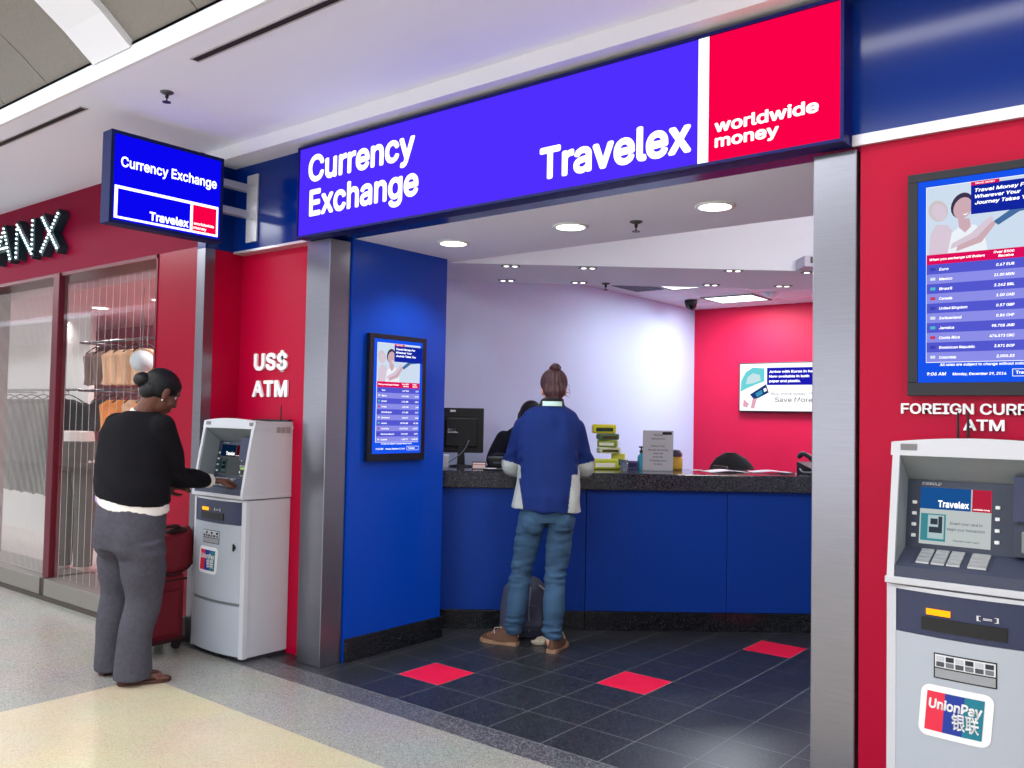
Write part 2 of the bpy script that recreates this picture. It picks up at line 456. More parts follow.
b = MB(); b.box((-2.97, YS+0.004, 0.155), (-1.575, YS+0.012, 2.465)); o = struct('window_2', b, GLASS)
b = MB(); b.box((-24, 1.0, 0.1), (-5.0, 1.06, 2.42)); struct('wall_reflection_backing', b, mat('pale_reflection_tone', (214, 212, 208), .6))  # pale wall added to give the left bay the tone of reflections
PINK = mat('pink_shop_wall', (226, 120, 150), 0.6, var=0.1, vscale=12, stretch=(6, 6, 0.3))
b = MB(); b.box((-9, 2.0, 0), (-1.1, 2.1, 2.49)); struct('wall_shop_rear', b, PINK)
b = MB(); b.box((-1.16, 0.02, 0), (-1.1, 2.0, 2.49)); struct('wall_shop_side', b, mat('deep_pink_wall', (170, 40, 80), 0.6))
b = MB(); b.box((-9, 0.1, 2.42), (-1.1, 2.1, 2.49)); struct('ceiling_shop', b, mat('pink_shop_ceiling', (232, 176, 184), 0.6))
b = MB(); b.box((-9, YS+0.02, 0.02), (-1.1, 2.0, 0.1)); struct('floor_shop_display', b, mat('pale_display_floor', (196, 186, 180), 0.3))
#@@END_SHOP_SHELL
#@@SIGNS
# ================================================================== MAIN SIGN OVER THE OPENING
YF = -0.09
t = thing('lightbox_sign', 'long illuminated blue and red sign over the shop opening, reading currency exchange', 'sign', (1.35, 0, 2.46))
def L(b): # to local
    b.v = [(v[0]-1.35, v[1], v[2]-2.46) for v in b.v]; return b
SNAVY = mat('navy_sign_case', (6, 12, 92), 0.5, spec=0.3)
b = MB()
b.box((-0.225, -0.075, 2.462), (2.925, -0.001, 2.998))
for a, c in (((-0.225, YF-0.008, 2.462), (2.925, -0.07, 2.474)), ((-0.225, YF-0.008, 2.984), (2.925, -0.07, 2.998)),
             ((-0.225, YF-0.008, 2.474), (-0.212, -0.07, 2.984)), ((2.912, YF-0.008, 2.474), (2.925, -0.07, 2.984))): b.box(a, c)
obj('case', L(b), SNAVY, t)
b = MB(); b.box((-0.212, YF, 2.474), (2.345, -0.072, 2.984)); obj('blue_face', L(b), G_BLUE, t)
b = MB(); b.box((2.345, YF-0.001, 2.474), (2.391, -0.072, 2.984)); obj('white_stripe', L(b), G_WHITE, t)
b = MB(); b.box((2.391, YF, 2.474), (2.912, -0.072, 2.984)); obj('red_face', L(b), G_RED, t)
P = py_(YF-0.002)
b = MB(); text_into(b, 'Currency', P, -0.13, 2.778, 0.868, 0.155, 0.027, 0.0, space=1.0); o = obj('lettering', L(b), G_WHITE, t)
b = MB(); text_into(b, 'Exchange', P, -0.115, 2.578, 0.885, 0.155, 0.027, 0.0, space=1.0); obj('lettering', L(b), G_WHITE, t)
b = MB(); text_into(b, 'Travelex', P, 1.55, 2.53, 0.768, 0.15, 0.03, 0.0, space=1.0); obj('lettering', L(b), G_WHITE, t)
b = MB(); text_into(b, 'worldwide', P, 2.418, 2.588, 0.415, 0.05, 0.028, space=1.0); text_into(b, 'money', P, 2.42, 2.527, 0.262, 0.05, 0.028, space=1.0); obj('lettering', L(b), G_WHITE, t)

# ------------------------------------------------------------------ projecting sign
XB = -0.75
t = thing('projecting_sign', 'blue projecting lightbox sign on steel arms, high on the header at the left', 'sign', (-0.79, 0, 2.73))
def L2(b): b.v = [(v[0]+0.79, v[1], v[2]-2.73) for v in b.v]; return b
b = MB(); b.box((-0.845, -0.95, 2.47), (XB-0.004, -0.25, 2.985), bev=0.004)
for a, c in (((XB-0.006, -0.95, 2.47), (XB+0.006, -0.25, 2.488)), ((XB-0.006, -0.95, 2.966), (XB+0.006, -0.25, 2.985)),
             ((XB-0.006, -0.95, 2.488), (XB+0.006, -0.93, 2.966)), ((XB-0.006, -0.268, 2.488), (XB+0.006, -0.25, 2.966))): b.box(a, c)
obj('case', L2(b), mat('dark_blue_sign_case', (10, 24, 78), 0.6, spec=.2), t)
b = MB(); b.box((XB-0.006, -0.93, 2.488), (XB, -0.268, 2.966)); obj('blue_face', L2(b), G_BLUE2, t)
x = XB+0.001
b = MB()
for y0, y1, z0, z1 in ((-0.92, -0.278, 2.666, 2.682), (-0.92, -0.278, 2.5, 2.512), (-0.92, -0.902, 2.5, 2.682), (-0.29, -0.278, 2.5, 2.682), (-0.462, -0.446, 2.5, 2.682)):
    b.box((x-0.001, y0, z0), (x+0.001, y1, z1))
obj('white_border', L2(b), G_WHITE, t)
b = MB(); b.box((x-0.001, -0.446, 2.512), (x+0.0005, -0.29, 2.666)); obj('red_square', L2(b), G_RED, t)
P = px_(x+0.0015)
b = MB(); text_into(b, 'Currency Exchange', P, -0.89, 2.79, 0.595, 0.058, 0.02); obj('lettering', L2(b), G_WHITE, t)
b = MB(); text_into(b, 'Travelex', P, -0.715, 2.522, 0.243, 0.05, 0.03); obj('lettering', L2(b), G_WHITE, t)
b = MB(); text_into(b, 'worldwide', P, -0.44, 2.548, 0.135, 0.017, 0.02); text_into(b, 'money', P, -0.44, 2.523, 0.085, 0.017, 0.02); obj('lettering', L2(b), G_WHITE, t)
b = MB(); b.box((-0.85, -0.014, 2.52), (-0.735, -0.001, 2.95), bev=0.003); obj('mounting_plate', L2(b), ALU, t)
for z in (2.69, 2.855):
    b = MB(); b.box((-0.825, -0.25, z-0.022), (-0.775, -0.013, z+0.022), bev=0.003); obj('arm', L2(b), ALU, t)

# ------------------------------------------------------------------ wall lettering
def wall_letters(label, lines, root):
    t = thing('wall_lettering', label, 'lettering', root)
    for s, x, z, w, cap, bold in lines:
        sp = glyph_spans(s, 1.04); k = w/(sp[-1][2]-sp[0][1])
        for ch, a0, a1 in sp:
            b = MB(); text_into(b, ch, lambda a, bb, c: Vector((a-root[0], -c-0.001, bb-root[2])), x+(a0-sp[0][1])*k-.03*k, z, (a1-a0)*k+.06*k, cap, bold, 0.012); obj('letter', b, LWHITE, t)
wall_letters('white raised letters US$ ATM on the red wall above the left cash machine', [('US$', -0.815, 1.709, 0.325, 0.108, 0.035), ('ATM', -0.825, 1.541, 0.345, 0.104, 0.03)], (-0.65, 0.07, 1.5))
wall_letters('white raised letters FOREIGN CURRENCY ATM on the red wall under the large screen', [('FOREIGN CURRENCY', 3.102, 1.484, 0.53, 0.036, 0.018), ('ATM', 3.3, 1.43, 0.118, 0.037, 0.018)], (3.36, 0, 1.4))

# ------------------------------------------------------------------ marquee letters on the crimson fascia
def marquee(name, strokes, x0, label):
    z0 = 2.665; YL = YS-0.001
    t = thing(name, label, 'letter', (x0, YS, z0), group='bulb letters on the crimson fascia')
    b = MB(); w = 0.068
    for (ax, az), (bx, bz) in strokes:
        d = Vector((bx-ax, 0, bz-az)).normalized(); n = Vector((-d.z, 0, d.x))*w/2
        A = Vector((ax, 0, az))-d*w/2*0.6; B = Vector((bx, 0, bz))+d*w/2*0.6
        q = [A+n, A-n, B-n, B+n]
        b.prism([(p.x, p.z) for p in q], -0.07, -0.002, 0, 'y')
    obj('letter_case', b, mat('dark_teal_letter', (14, 40, 50), 0.5), t)
    pts = []
    for (ax, az), (bx, bz) in strokes:
        Ln = math.hypot(bx-ax, bz-az); k = max(2, int(round(Ln/0.036)))
        for i in range(k+1):
            p = (ax+(bx-ax)*i/k, az+(bz-az)*i/k)
            if all(math.hypot(p[0]-q[0], p[1]-q[1]) > 0.022 for q in pts): pts.append(p)
    first = None
    for p in pts:
        if first is None:
            b = MB(); b.ball((0, 0, 0), 0.0095, 10); first = obj('bulb', b, glow('lit_bulb', (226, 255, 255), 2.2), t); o = first
        else:
            o = first.copy(); COL.objects.link(o); o.parent = t
        o.location = (p[0], -0.076, p[1])
h = 0.265
marquee('letter_a', [((0, 0), (0.14, h)), ((0.14, h), (0.28, 0)), ((0.05, 0.1), (0.23, 0.1))], -4.04, 'letter A lit by bulbs, the first of the three on the crimson fascia')
marquee('letter_n', [((0, 0), (0, h)), ((0, h), (0.29, 0)), ((0.29, 0), (0.29, h))], -3.64, 'letter N lit by bulbs, the middle one on the crimson fascia')
marquee('letter_x', [((0, 0), (0.27, h)), ((0, h), (0.27, 0))], -3.18, 'letter X lit by bulbs, last of the three on the crimson fascia')

# ------------------------------------------------------------------ exchange rate screens
BEZ = mat('black_screen_bezel', (8, 10, 24), 0.4)
ROWS = [('Euro', '0.67 EUR'), ('Mexico', '11.00 MXN'), ('Brazil', '2.262 BRL'), ('Canada', '1.00 CAD'), ('United Kingdom', '0.57 GBP'),
        ('Switzerland', '0.86 CHF'), ('Jamaica', '98.708 JMD'), ('Costa Rica', '474.573 CRC'), ('Dominican Republic', '3.871 DOP'), ('Colombia', '2,000.33')]
def rate_screen(name, label, place, root, rotz, W=0.48, H=0.77):
    """built facing -y, origin at the back bottom left corner"""
    t = thing(name, label, 'screen', root, rotz)
    b = MB()
    b.box((0, -0.03, 0), (W, -0.002, H)); f = 0.03
    for a, c in (((0, -0.034, 0), (W, -0.03, 0.045)), ((0, -0.034, H-f), (W, -0.03, H)), ((0, -0.034, 0.045), (f+0.004, -0.03, H-f)), ((W-f-0.004, -0.034, 0.045), (W, -0.03, H-f))): b.box(a, c, bev=0.003)
    obj('bezel', b, BEZ, t)
    x0, x1, z0, z1 = 0.034, W-0.034, 0.045, H-0.03
    m = [glow('screen_blue', (24, 84, 236), 1.0), glow('screen_sky', (206, 222, 240), 1.0), glow('screen_red', (222, 14, 92), 1.0), glow('screen_row_dark', (84, 88, 208), 1.0),
         glow('screen_row_light', (140, 142, 232), 1.0), glow('screen_banner', (18, 38, 160), 1.0), glow('screen_skin', (206, 172, 182), 1.0), glow('screen_hair_dark', (62, 52, 78), 1.0),
         glow('screen_hair_fair', (206, 196, 198), 1.0), glow('screen_shirt', (236, 242, 250), 1.0), glow('screen_white', (250, 252, 255), 1.1), glow('screen_skin_pale', (216, 200, 216), 1.0), glow('screen_teal', (70, 110, 160), 1.0)]
    b = MB(); y = -0.031
    lay = [0]
    def rect(a, c, d, e, mi):
        lay[0] += 1; yy = y-0.00012*lay[0]
        b.quad([(a, yy, d), (c, yy, d), (c, yy, e), (a, yy, e)], mi)
    def oval(cx, cz, rx, rz, mi, rot=0, n=18):
        lay[0] += 1; yy = y-0.00012*lay[0]; cr, sr = math.cos(rot), math.sin(rot)
        b.quad([(cx+rx*math.cos(2*PI*k/n)*cr-rz*math.sin(2*PI*k/n)*sr, yy, cz+rx*math.cos(2*PI*k/n)*sr+rz*math.sin(2*PI*k/n)*cr) for k in range(n)], mi)
    def poly(pts, mi):
        lay[0] += 1; yy = y-0.00012*lay[0]; b.quad([(p[0], yy, p[1]) for p in pts], mi)
    rect(x0, x1, z0, z1, 0)
    ix0, ix1 = x0+0.026, x1-0.022; iz0 = z0+0.068; iz1 = z1-0.022
    rect(ix0, ix1, iz0, iz1, 10)
    pz = iz1-0.236
    rect(ix0+0.002, ix1-0.002, pz, iz1-0.002, 1)
    # a couple, the woman leaning over the man's shoulder
    w = ix1-ix0
    def U(u, v): return (ix0+w*u, pz+0.234*v)
    def RR(r): return r*0.22
    def U(u, v): return (ix0+w*u*.62, pz+0.234*v)
    poly([U(0.04, 0), U(0.06, .3), U(.14, .44), U(.3, .42), U(.46, .2), U(.4, 0)], 11)
    oval(*U(.17, .64), .03, .038, 8, .35); oval(*U(.185, .62), .0215, .03, 11, .35)
    poly([U(.3, 0), U(.36, .3), U(.5, .4), U(.68, .38), U(.8, .24), U(.84, 0)], 9)
    poly([U(.46, .36), U(.44, .5), U(.6, .48), U(.62, .36), U(.54, .28)], 6)
    oval(*U(.5, .68), .034, .044, 7, -.3); oval(*U(.51, .64), .0285, .037, 6, -.3)
    poly([U(.5, .555), U(.55, .53), U(.59, .57), U(.55, .55)], 10)
    poly([U(.34, .06), U(.36, .14), U(.62, .26), U(.82, .44), U(.9, .48), U(.92, .42), U(.84, .34), U(.66, .16)], 11)
    poly([U(.42, .02), U(.44, .1), U(.7, .2), U(.9, .4), U(.96, .38), U(.76, .12)], 6)
    poly([U(.92, .4), U(1.2, .58), U(1.6, .62), U(1.6, .54), U(1.25, .5), U(.98, .34)], 12)
    bx0 = ix0+w*0.385
    rect(bx0, x1, pz+0.125, iz1-0.012, 5); rect(bx0, bx0+0.085, iz1-0.014, iz1-0.002, 2)
    rz = pz-0.034; rect(ix0+0.002, ix1-0.002, rz, pz, 2)
    rh = (rz-iz0-0.002)/10
    rect(x1-0.125, x1-0.02, z0+0.018, z0+0.043, 10); rect(x1-0.123, x1-0.022, z0+0.02, z0+0.041, 0)
    obj('display', b, m, t)
    yy = y-0.00012*(lay[0]+3)
    P = py_(yy); b = MB()
    for k, s in enumerate(('Travel Money For', 'Wherever Your', 'Journey Takes You')): text_into(b, s, P, bx0+0.012, iz1-0.038-0.021*k, (0.165, 0.135, 0.172)[k], 0.012, 0.02, shear=0.2, res=1)
    text_into(b, 'TRAVEL MONEY', P, bx0+0.012, iz1-0.011, 0.06, 0.005, 0.01, res=1)
    obj('headline', b, G_WHITE, t); b = MB()
    text_into(b, 'When you exchange US Dollars', P, ix0+0.012, rz+0.013, 0.17, 0.008, 0.02, shear=0.2, res=1)
    text_into(b, 'Over $500', P, x1-0.178, rz+0.02, 0.06, 0.008, 0.02, shear=0.2, res=1); text_into(b, 'Receive', P, x1-0.165, rz+0.007, 0.045, 0.008, 0.02, shear=0.2, res=1)
    text_into(b, 'Under', P, x1-0.085, rz+0.02, 0.035, 0.008, 0.02, shear=0.2, res=1); text_into(b, 'Receive', P, x1-0.085, rz+0.007, 0.04, 0.008, 0.02, shear=0.2, res=1)
    obj('table_heading', b, G_WHITE, t); b = MB()
    text_into(b, 'All rates are subject to change without notice', P, x0+0.07, z0+0.056, 0.26, 0.009, 0.012, shear=0.15, res=1)
    text_into(b, '9:06 AM', P, x0+0.03, z0+0.024, 0.06, 0.011, 0.012, shear=0.15, res=1)
    text_into(b, 'Monday, December 29, 2014', P, x0+0.11, z0+0.024, 0.16, 0.009, 0.012, shear=0.15, res=1)
    text_into(b, 'Travelex', P, x1-0.115, z0+0.026, 0.06, 0.01, 0.015, res=1)
    obj('footer_text', b, G_WHITE, t)
    FL = [glow('flag_a', (60, 70, 170), 1), glow('flag_b', (220, 230, 240), 1), glow('flag_c', (80, 190, 210), 1), glow('flag_d', (200, 60, 90), 1)]
    y2 = y-0.00012*(lay[0]+1)
    for k, (a, v) in enumerate(ROWS):
        b = MB(); zb = rz-rh*(k+1); zz = zb+rh*0.33
        b.quad([(ix0+0.002, y2, zb), (ix1-0.002, y2, zb), (ix1-0.002, y2, zb+rh), (ix0+0.002, y2, zb+rh)], 0)
        zc = zb+rh*.5; b.quad([(ix0+0.014, yy, zc-0.005), (ix0+0.03, yy, zc-0.005), (ix0+0.03, yy, zc+0.005), (ix0+0.014, yy, zc+0.005)], 1)
        text_into(b, a, P, ix0+0.042, zz, 0.0058*len(a)+0.006, 0.009, 0.012, shear=0.15, res=1, mi=2)
        text_into(b, v, P, x1-0.118, zz, 0.0066*len(v), 0.009, 0.015, align='R', shear=0.15, res=1, mi=2)
        text_into(b, v.split()[0], P, x1-0.03, zz, 0.0066*len(v.split()[0]), 0.009, 0.015, align='R', shear=0.15, res=1, mi=2)
        obj('table_row', b, [m[3] if k % 2 == 0 else m[4], FL[k % 4], G_WHITE], t)
    return t
rate_screen('rate_display', 'small portrait exchange rate screen on the blue wing wall', None, (0.001, 0.268, 1.163), PI/2)
rate_screen('rate_display', 'large portrait exchange rate screen on the red wall above the right cash machine', None, (3.126, -0.001, 1.546), 0, 0.48, 0.772)

# ------------------------------------------------------------------ television on the rear wall
t = thing('television', 'wide wall screen with an advertisement on the red rear wall', 'screen', (-0.095, YR-0.002, 1.543))
b = MB(); b.box((0, -0.05, 0), (0.96, -0.004, 0.535), bev=0.006); obj('bezel', b, BEZ, t)
m = [glow('tv_white', (252, 252, 255), 1.15), glow('tv_teal', (110, 214, 220), 1), glow('tv_navy', (30, 28, 180), 1), glow('tv_card', (30, 60, 120), 1), glow('tv_skin', (230, 170, 190), 1), glow('tv_pale', (200, 230, 236), 1), glow('tv_cyan', (60, 150, 190), 1)]
b = MB(); y = -0.0505
def tq(pts, mi, k): b.quad([(p[0], y-0.0002*k, p[1]) for p in pts], mi)
tq([(0.012, .014), (.948, .014), (.948, .523), (.012, .523)], 0, 0)
tq([(.02, .22), (.03, .34), (.08, .43), (.16, .48), (.29, .47), (.29, .33), (.2, .3), (.1, .26)], 1, 1)
tq([(.08, .3), (.1, .38), (.16, .42), (.24, .4), (.25, .34), (.16, .31)], 5, 2)
tq([(.32, .29), (.94, .29), (.94, .475), (.32, .475)], 2, 1)
tq([(.13, .19), (.31, .3), (.34, .21), (.18, .13)], 3, 3); tq([(.19, .2), (.26, .24), (.275, .2), (.21, .16)], 6, 4); tq([(.28, .25), (.31, .262), (.32, .23), (.29, .215)], 0, 4)
tq([(.05, .06), (.06, .14), (.09, .11), (.12, .09), (.1, .05)], 4, 3); tq([(.14, .04), (.16, .14), (.21, .15), (.19, .08), (.18, .04)], 4, 4)
obj('display', b, m, t)
b = MB(); P = py_(y-0.0012)
for k, s in enumerate(('Arrive with Euros in hand', 'Now available in both', 'paper and plastic.')): text_into(b, s, P, .345, .42-.05*k, (.52, .43, .34)[k], .026, .025, res=2)
obj('lettering', b, G_WHITE, t)
b = MB(); text_into(b, 'Buy more today. More', P, .37, .185, .52, .026, 0.0, res=2)
text_into(b, 'Save More', P, .41, .11, .4, .048, .006, res=2); obj('lettering', b, glow('tv_grey_text', (110, 110, 120), 1), t)

#@@ATM
# ------------------------------------------------------------------ cash machines
AW = 0.535
ABODY = mat('atm_light_grey', (198, 200, 206), 0.42); ADOOR = mat('atm_silver_grey', (174, 182, 192), 0.42); ANAVY = mat('atm_navy_plastic', (44, 52, 82), 0.45)
AREC = mat('atm_recess_grey', (134, 142, 146), 0.55); ADK = mat('atm_dark_blue_plastic', (50, 58, 76), 0.5); ASEAM = mat('atm_seam', (52, 52, 56), 0.6)
def fy(x): return -0.248-0.034*(1-((x-AW/2)/(AW/2))**2)
def hood_y(z):  # front of the upper housing leans back
    t = (z-0.945)/(1.40-0.945); return -0.275+0.065*t+0.012*t*t
def atm(label, loc, antennas, screen_lit, back=-.002):
    t = thing('cash_machine', label, 'cash machine', loc)
    # lower body
    b = MB(); b.box((0.006, -0.235, 0.02), (AW-0.006, back, 0.93), 0, 0.004); b.box((0.02, -0.22, 0.0), (AW-0.02, back-.01, 0.02), 1)
    obj('cabinet', b, [ABODY, ASEAM], t)
    n = 24
    def curved(x0, x1, zlo, zhi, dep, off=0.0, mi=0, bb=None):
        bb = bb or MB()
        xs = [x0+(x1-x0)*i/n for i in range(n+1)]
        bb.prism([(x, fy(x)-off) for x in xs]+[(x, fy(x)+dep) for x in reversed(xs)], zlo, zhi, mi)
        return bb
    # white front edge strips at both sides, navy dispenser panel, door
    b = curved(0.0, 0.03, 0.02, 0.93, 0.03); curved(AW-0.03, AW, 0.02, 0.93, 0.03, bb=b); curved(0.03, AW-0.03, 0.918, 0.93, 0.03, bb=b); obj('front_frame', b, ABODY, t)
    b = curved(0.031, AW-0.031, 0.785, 0.917, 0.02, -0.004); d = obj('dispenser_panel', b, ANAVY, t)
    b = curved(0.11, 0.352, 0.803, 0.843, 0.01, 0.001); obj('dispenser_slot', b, mat('slot_black', (16, 16, 20), 0.5), d)
    b = curved(0.125, 0.195, 0.852, 0.87, 0.01, 0.002); obj('indicator_light', b, glow('amber_indicator', (255, 150, 20), 2.2), d)
    b = MB(); P = lambda a, c, e: Vector((a, fy(a)-0.0045, c)); text_into(b, '[=]', P, 0.27, 0.858, 0.06, 0.013, 0.01); obj('receipt_mark', b, LWHITE, d)
    b = curved(0.031, AW-0.031, 0.335, 0.783, 0.02, 0.0); dr = obj('door', b, ADOOR, t)
    b = curved(0.031, AW-0.031, 0.318, 0.333, 0.02, -0.006); obj('door_groove', b, mat('groove_grey', (112, 116, 122), .5), dr)
    b = curved(0.031, AW-0.031, 0.03, 0.316, 0.02, 0.0); obj('lower_panel', b, ADOOR, t)
    b = MB(); b.cyl((0.455, fy(.455)-0.006, 0.655), (0.455, fy(.455)+0.01, 0.655), 0.011); b.box((0.45, fy(.455)-0.011, 0.635), (0.46, fy(.455)-0.004, 0.675)); obj('lock', b, BLACKP, dr)
    # card network label
    e = 0.0012
    def patch(bb, x0, x1, zlo, zhi, lift, mi, sk=0.0):
        m_ = 8; vs = []; fs = []
        for i in range(m_+1):
            x = x0+(x1-x0)*i/m_; vs += [(x, fy(x)-lift, zlo), (x+sk*(zhi-zlo), fy(x+sk*(zhi-zlo))-lift, zhi)]
        for i in range(m_): fs.append([2*i, 2*i+2, 2*i+3, 2*i+1])
        bb.add(vs, fs, mi)
    b = MB(); patch(b, .148, .325, .66, .738, e, 0); patch(b, .152, .321, .695, .734, e*2, 1); patch(b, .152, .321, .664, .691, e*2, 2)
    for i in range(6):
        for j in range(2):
            x = .156+.0275*i; z = .698+.0175*j; patch(b, x, x+.023, z, z+.0145, e*3, 3+(i*2+j*3) % 4)
    obj('network_label', b, [BLACKP, mat('label_white', (226, 228, 230), .5), mat('label_grey', (150, 154, 158), .5), mat('logo_grey', (70, 76, 84), .5), mat('logo_dark', (36, 40, 52), .5), mat('logo_mid', (110, 116, 124), .5), mat('logo_pale', (190, 194, 200), .5)], t)
    # payment card sticker, three leaning coloured bands on white
    b = MB()
    def rounded(x0, x1, z0, z1, r, lift, mi, sk):
        m_ = 28; vs = []; fs = []
        for i in range(m_+1):
            u = (x1-x0)*(.5-.5*math.cos(PI*i/m_)); dd = min(u, x1-x0-u); ins = r-math.sqrt(max(0, r*r-(r-dd)**2)) if dd < r else 0
            for z in (z0+ins, z1-ins):
                x = x0+u+sk*(z-z0); vs.append((x, fy(x)-lift, z))
        for i in range(m_): fs.append([2*i, 2*i+2, 2*i+3, 2*i+1])
        b.add(vs, fs, mi)
    rounded(.1, .306, .478, .638, .028, e*1.5, 0, .08)
    bands = ((.12, .172, 1), (.172, .228, 2), (.228, .283, 3))
    for x0, x1, mi in bands: patch(b, x0, x1, .497, .618, e*2.6, mi, .08)
    st = obj('payment_sticker', b, [mat('sticker_white', (240, 242, 244), .4), mat('sticker_red', (226, 40, 70), .4), mat('sticker_blue', (16, 52, 150), .4), mat('sticker_teal', (10, 120, 140), .4)], t)
    P = lambda a, c, ee: Vector((a, fy(a)-e*3.4, c))
    b = MB(); text_into(b, 'UnionPay', P, .134, .566, .152, .031, .03, shear=.12); text_into(b, '\u94f6\u8054', P, .2, .517, .076, .03, .02); obj('lettering', b, LWHITE, st)
    # upper housing: two cheeks, hood, sill
    def prof(z0, z1, back, k=8): return [(hood_y(z0+(z1-z0)*i/k), z0+(z1-z0)*i/k) for i in range(k+1)]+[(back, z1), (back, z0)]
    b = MB()
    for xa, xb in ((0.006, 0.028), (AW-0.028, AW-.004)): b.prism(prof(.945, 1.39, back), xa, xb, 0, 'x')
    # arched hood across the top
    m_ = 20; top = []
    for i in range(m_+1):
        x = AW*i/m_; top.append((x, 1.388+0.018*(1-((x-AW/2)/(AW/2))**2)))
    for i in range(m_):
        (xa, za), (xb, zb) = top[i], top[i+1]
        for (q0, q1) in ((hood_y(1.345), hood_y(1.39)),):
            b.add([(xa, q0, 1.345), (xb, q0, 1.345), (xb, q1, zb), (xa, q1, za), (xa, back, za-.02), (xb, back, zb-.02), (xa, back, 1.345), (xb, back, 1.345)],
                  [[0, 1, 2, 3], [3, 2, 5, 4], [0, 6, 7, 1], [4, 5, 7, 6]], 0)
    b.box((0.0, hood_y(.945), .935), (AW, back, .957), 0, .003)
    b.box((0.02, -0.04, .957), (AW-.02, back, 1.345), 0)
    obj('housing', b, ABODY, t)
    b = MB(); b.box((.16, back-.03, 1.37), (AW-.012, back-.001, 1.402)); obj('rear_gap_strip', b, BLACKP, t)  # black strip stands in for the dark gap behind the hood
    b = MB(); b.box((0.004, -0.25, .93), (AW-.004, back-.004, .936)); obj('housing_gap', b, ASEAM, t)
    # small marks at the corners of the hood, vents on the side
    b = MB(); 
    for xx, w_ in ((.03, .05), (AW-.055, .035)): b.box((xx, hood_y(1.372)-.003, 1.362), (xx+w_, hood_y(1.372)+.01, 1.383))
    obj('hood_label', b, mat('hood_label_grey', (120, 118, 120), .5), t)
    b = MB()
    for k in range(3):
        for q in range(3): b.box((AW-.001, back-.12+.035*k, 1.325+.012*q), (AW+.001, back-.092+.035*k, 1.332+.012*q))
    obj('side_vent', b, mat('vent_tan', (150, 138, 132), .7), t)
    # recess: cheeks inside, sloping hood lining, fascia round the screen, shelf, right hand block
    rec = MB()
    rec.quad([(.0285, hood_y(.957)+.01, .957), (.0285, hood_y(1.345)+.01, 1.345), (.0285, -.05, 1.345), (.0285, -.05, .957)], 0)
    rec.quad([(AW-.0285, hood_y(.957)+.01, .957), (AW-.0285, hood_y(1.345)+.01, 1.345), (AW-.0285, -.05, 1.345), (AW-.0285, -.05, .957)], 0)
    rec.quad([(.0285, hood_y(1.344)+.005, 1.3445), (AW-.0285, hood_y(1.344)+.005, 1.3445), (AW-.0285, -.1, 1.262), (.0285, -.1, 1.262)], 0)
    obj('recess_lining', rec, AREC, t)
    b = MB()
    b.prism([(-.105, 1.262), (-.142, 1.04), (-.05, 1.04), (-.05, 1.262)], .029, .35, 0, 'x')
    fa = obj('fascia', b, ADK, t)
    b = MB(); b.prism([(-.142, 1.04), (hood_y(.97)+.004, .992), (hood_y(.97)+.004, .9575), (-.05, .9575), (-.05, 1.04)], .029, AW-.029, 0, 'x'); sh = obj('shelf', b, mat('atm_shelf_blue', (62, 68, 88), .5), t)
    b = MB(); b.prism([(-.17, 1.29), (-.185, 1.155), (-.05, 1.155), (-.05, 1.29)], .352, AW-.029, 0, 'x'); b.prism([(-.16, 1.154), (-.172, 1.045), (-.05, 1.045), (-.05, 1.154)], .352, AW-.029, 1, 'x')
    rb = obj('card_block', b, [ANAVY, ADK], t)
    b = MB(); b.box((.375, -.192, 1.06), (.455, -.16, 1.125), bev=.004); obj('card_reader', b, mat('reader_grey', (120, 132, 128), .4), rb)
    b = MB(); b.box((.39, -.194, 1.105), (.44, -.19, 1.113)); obj('reader_light', b, glow('green_reader', (170, 220, 60), 1.0), rb)
    b = MB(); b.box((.385, -.194, 1.07), (.445, -.19, 1.1)); obj('reader_slot', b, BLACKP, rb)
    # screen with its picture
    def SC_(a, c, e_=0.0):   # point on the sloping fascia: a across, c up 0..1
        z = 1.055+c*.19; y_ = -.142+(z-1.04)/(1.262-1.04)*.037; return Vector((a, y_-.0015-e_, z))
    b = MB()
    def sq(x0, x1, c0, c1, mi, e_): b.quad([SC_(x0, c0, e_), SC_(x1, c0, e_), SC_(x1, c1, e_), SC_(x0, c1, e_)], mi)
    sq(.07, .282, 0.0, .97, 0, 0); sq(.07, .222, .6, .97, 1, .001); sq(.226, .282, .6, .97, 2, .001)
    sq(.074, .15, .06, .52, 3, .001); sq(.096, .145, .1, .5, 4, .002); sq(.104, .126, .34, .44, 5, .003); sq(.1, .14, .2, .3, 5, .003); sq(.128, .14, .2, .48, 5, .003)
    k_ = screen_lit
    scn = obj('screen', b, [glow('atm_screen_%s%d' % (q_, k_*100), c_, k_) for q_, c_ in (('white', (206, 214, 214)), ('blue', (30, 90, 160)), ('red', (200, 40, 70)), ('teal', (70, 150, 160)), ('pale', (190, 214, 216)), ('slate', (60, 70, 84)))], t)
    P = lambda a, c, e_: SC_(a, c, .0035)
    b = MB()
    def tx(s, x, c, w, cap, bold, bb): text_into(bb, s, lambda a, q, ee: SC_(a, (q-1.055)/.19, .0035), x, 1.055+c*.19, w, cap, bold, res=1)
    tx('Travelex', .125, .64, .092, .022, .02, b); tx('worldwide money', .23, .63, .048, .005, .01, b); obj('lettering', b, G_WHITE, scn)
    b = MB(); tx('Insert your card to', .163, .36, .095, .009, .006, b); tx('begin your transaction', .155, .26, .11, .009, .006, b); tx('Please insert card', .175, .08, .075, .006, .004, b); obj('lettering', b, glow('atm_text_dark', (60, 70, 90), 1), scn)
    b = MB(); text_into(b, 'DIEBOLD', lambda a, q, ee: Vector((a, -.142+(q-1.04)/.222*.037-.001, q)), .072, 1.2465, .06, .009, .015, shear=.3, res=1); obj('maker_mark', b, LWHITE, fa)
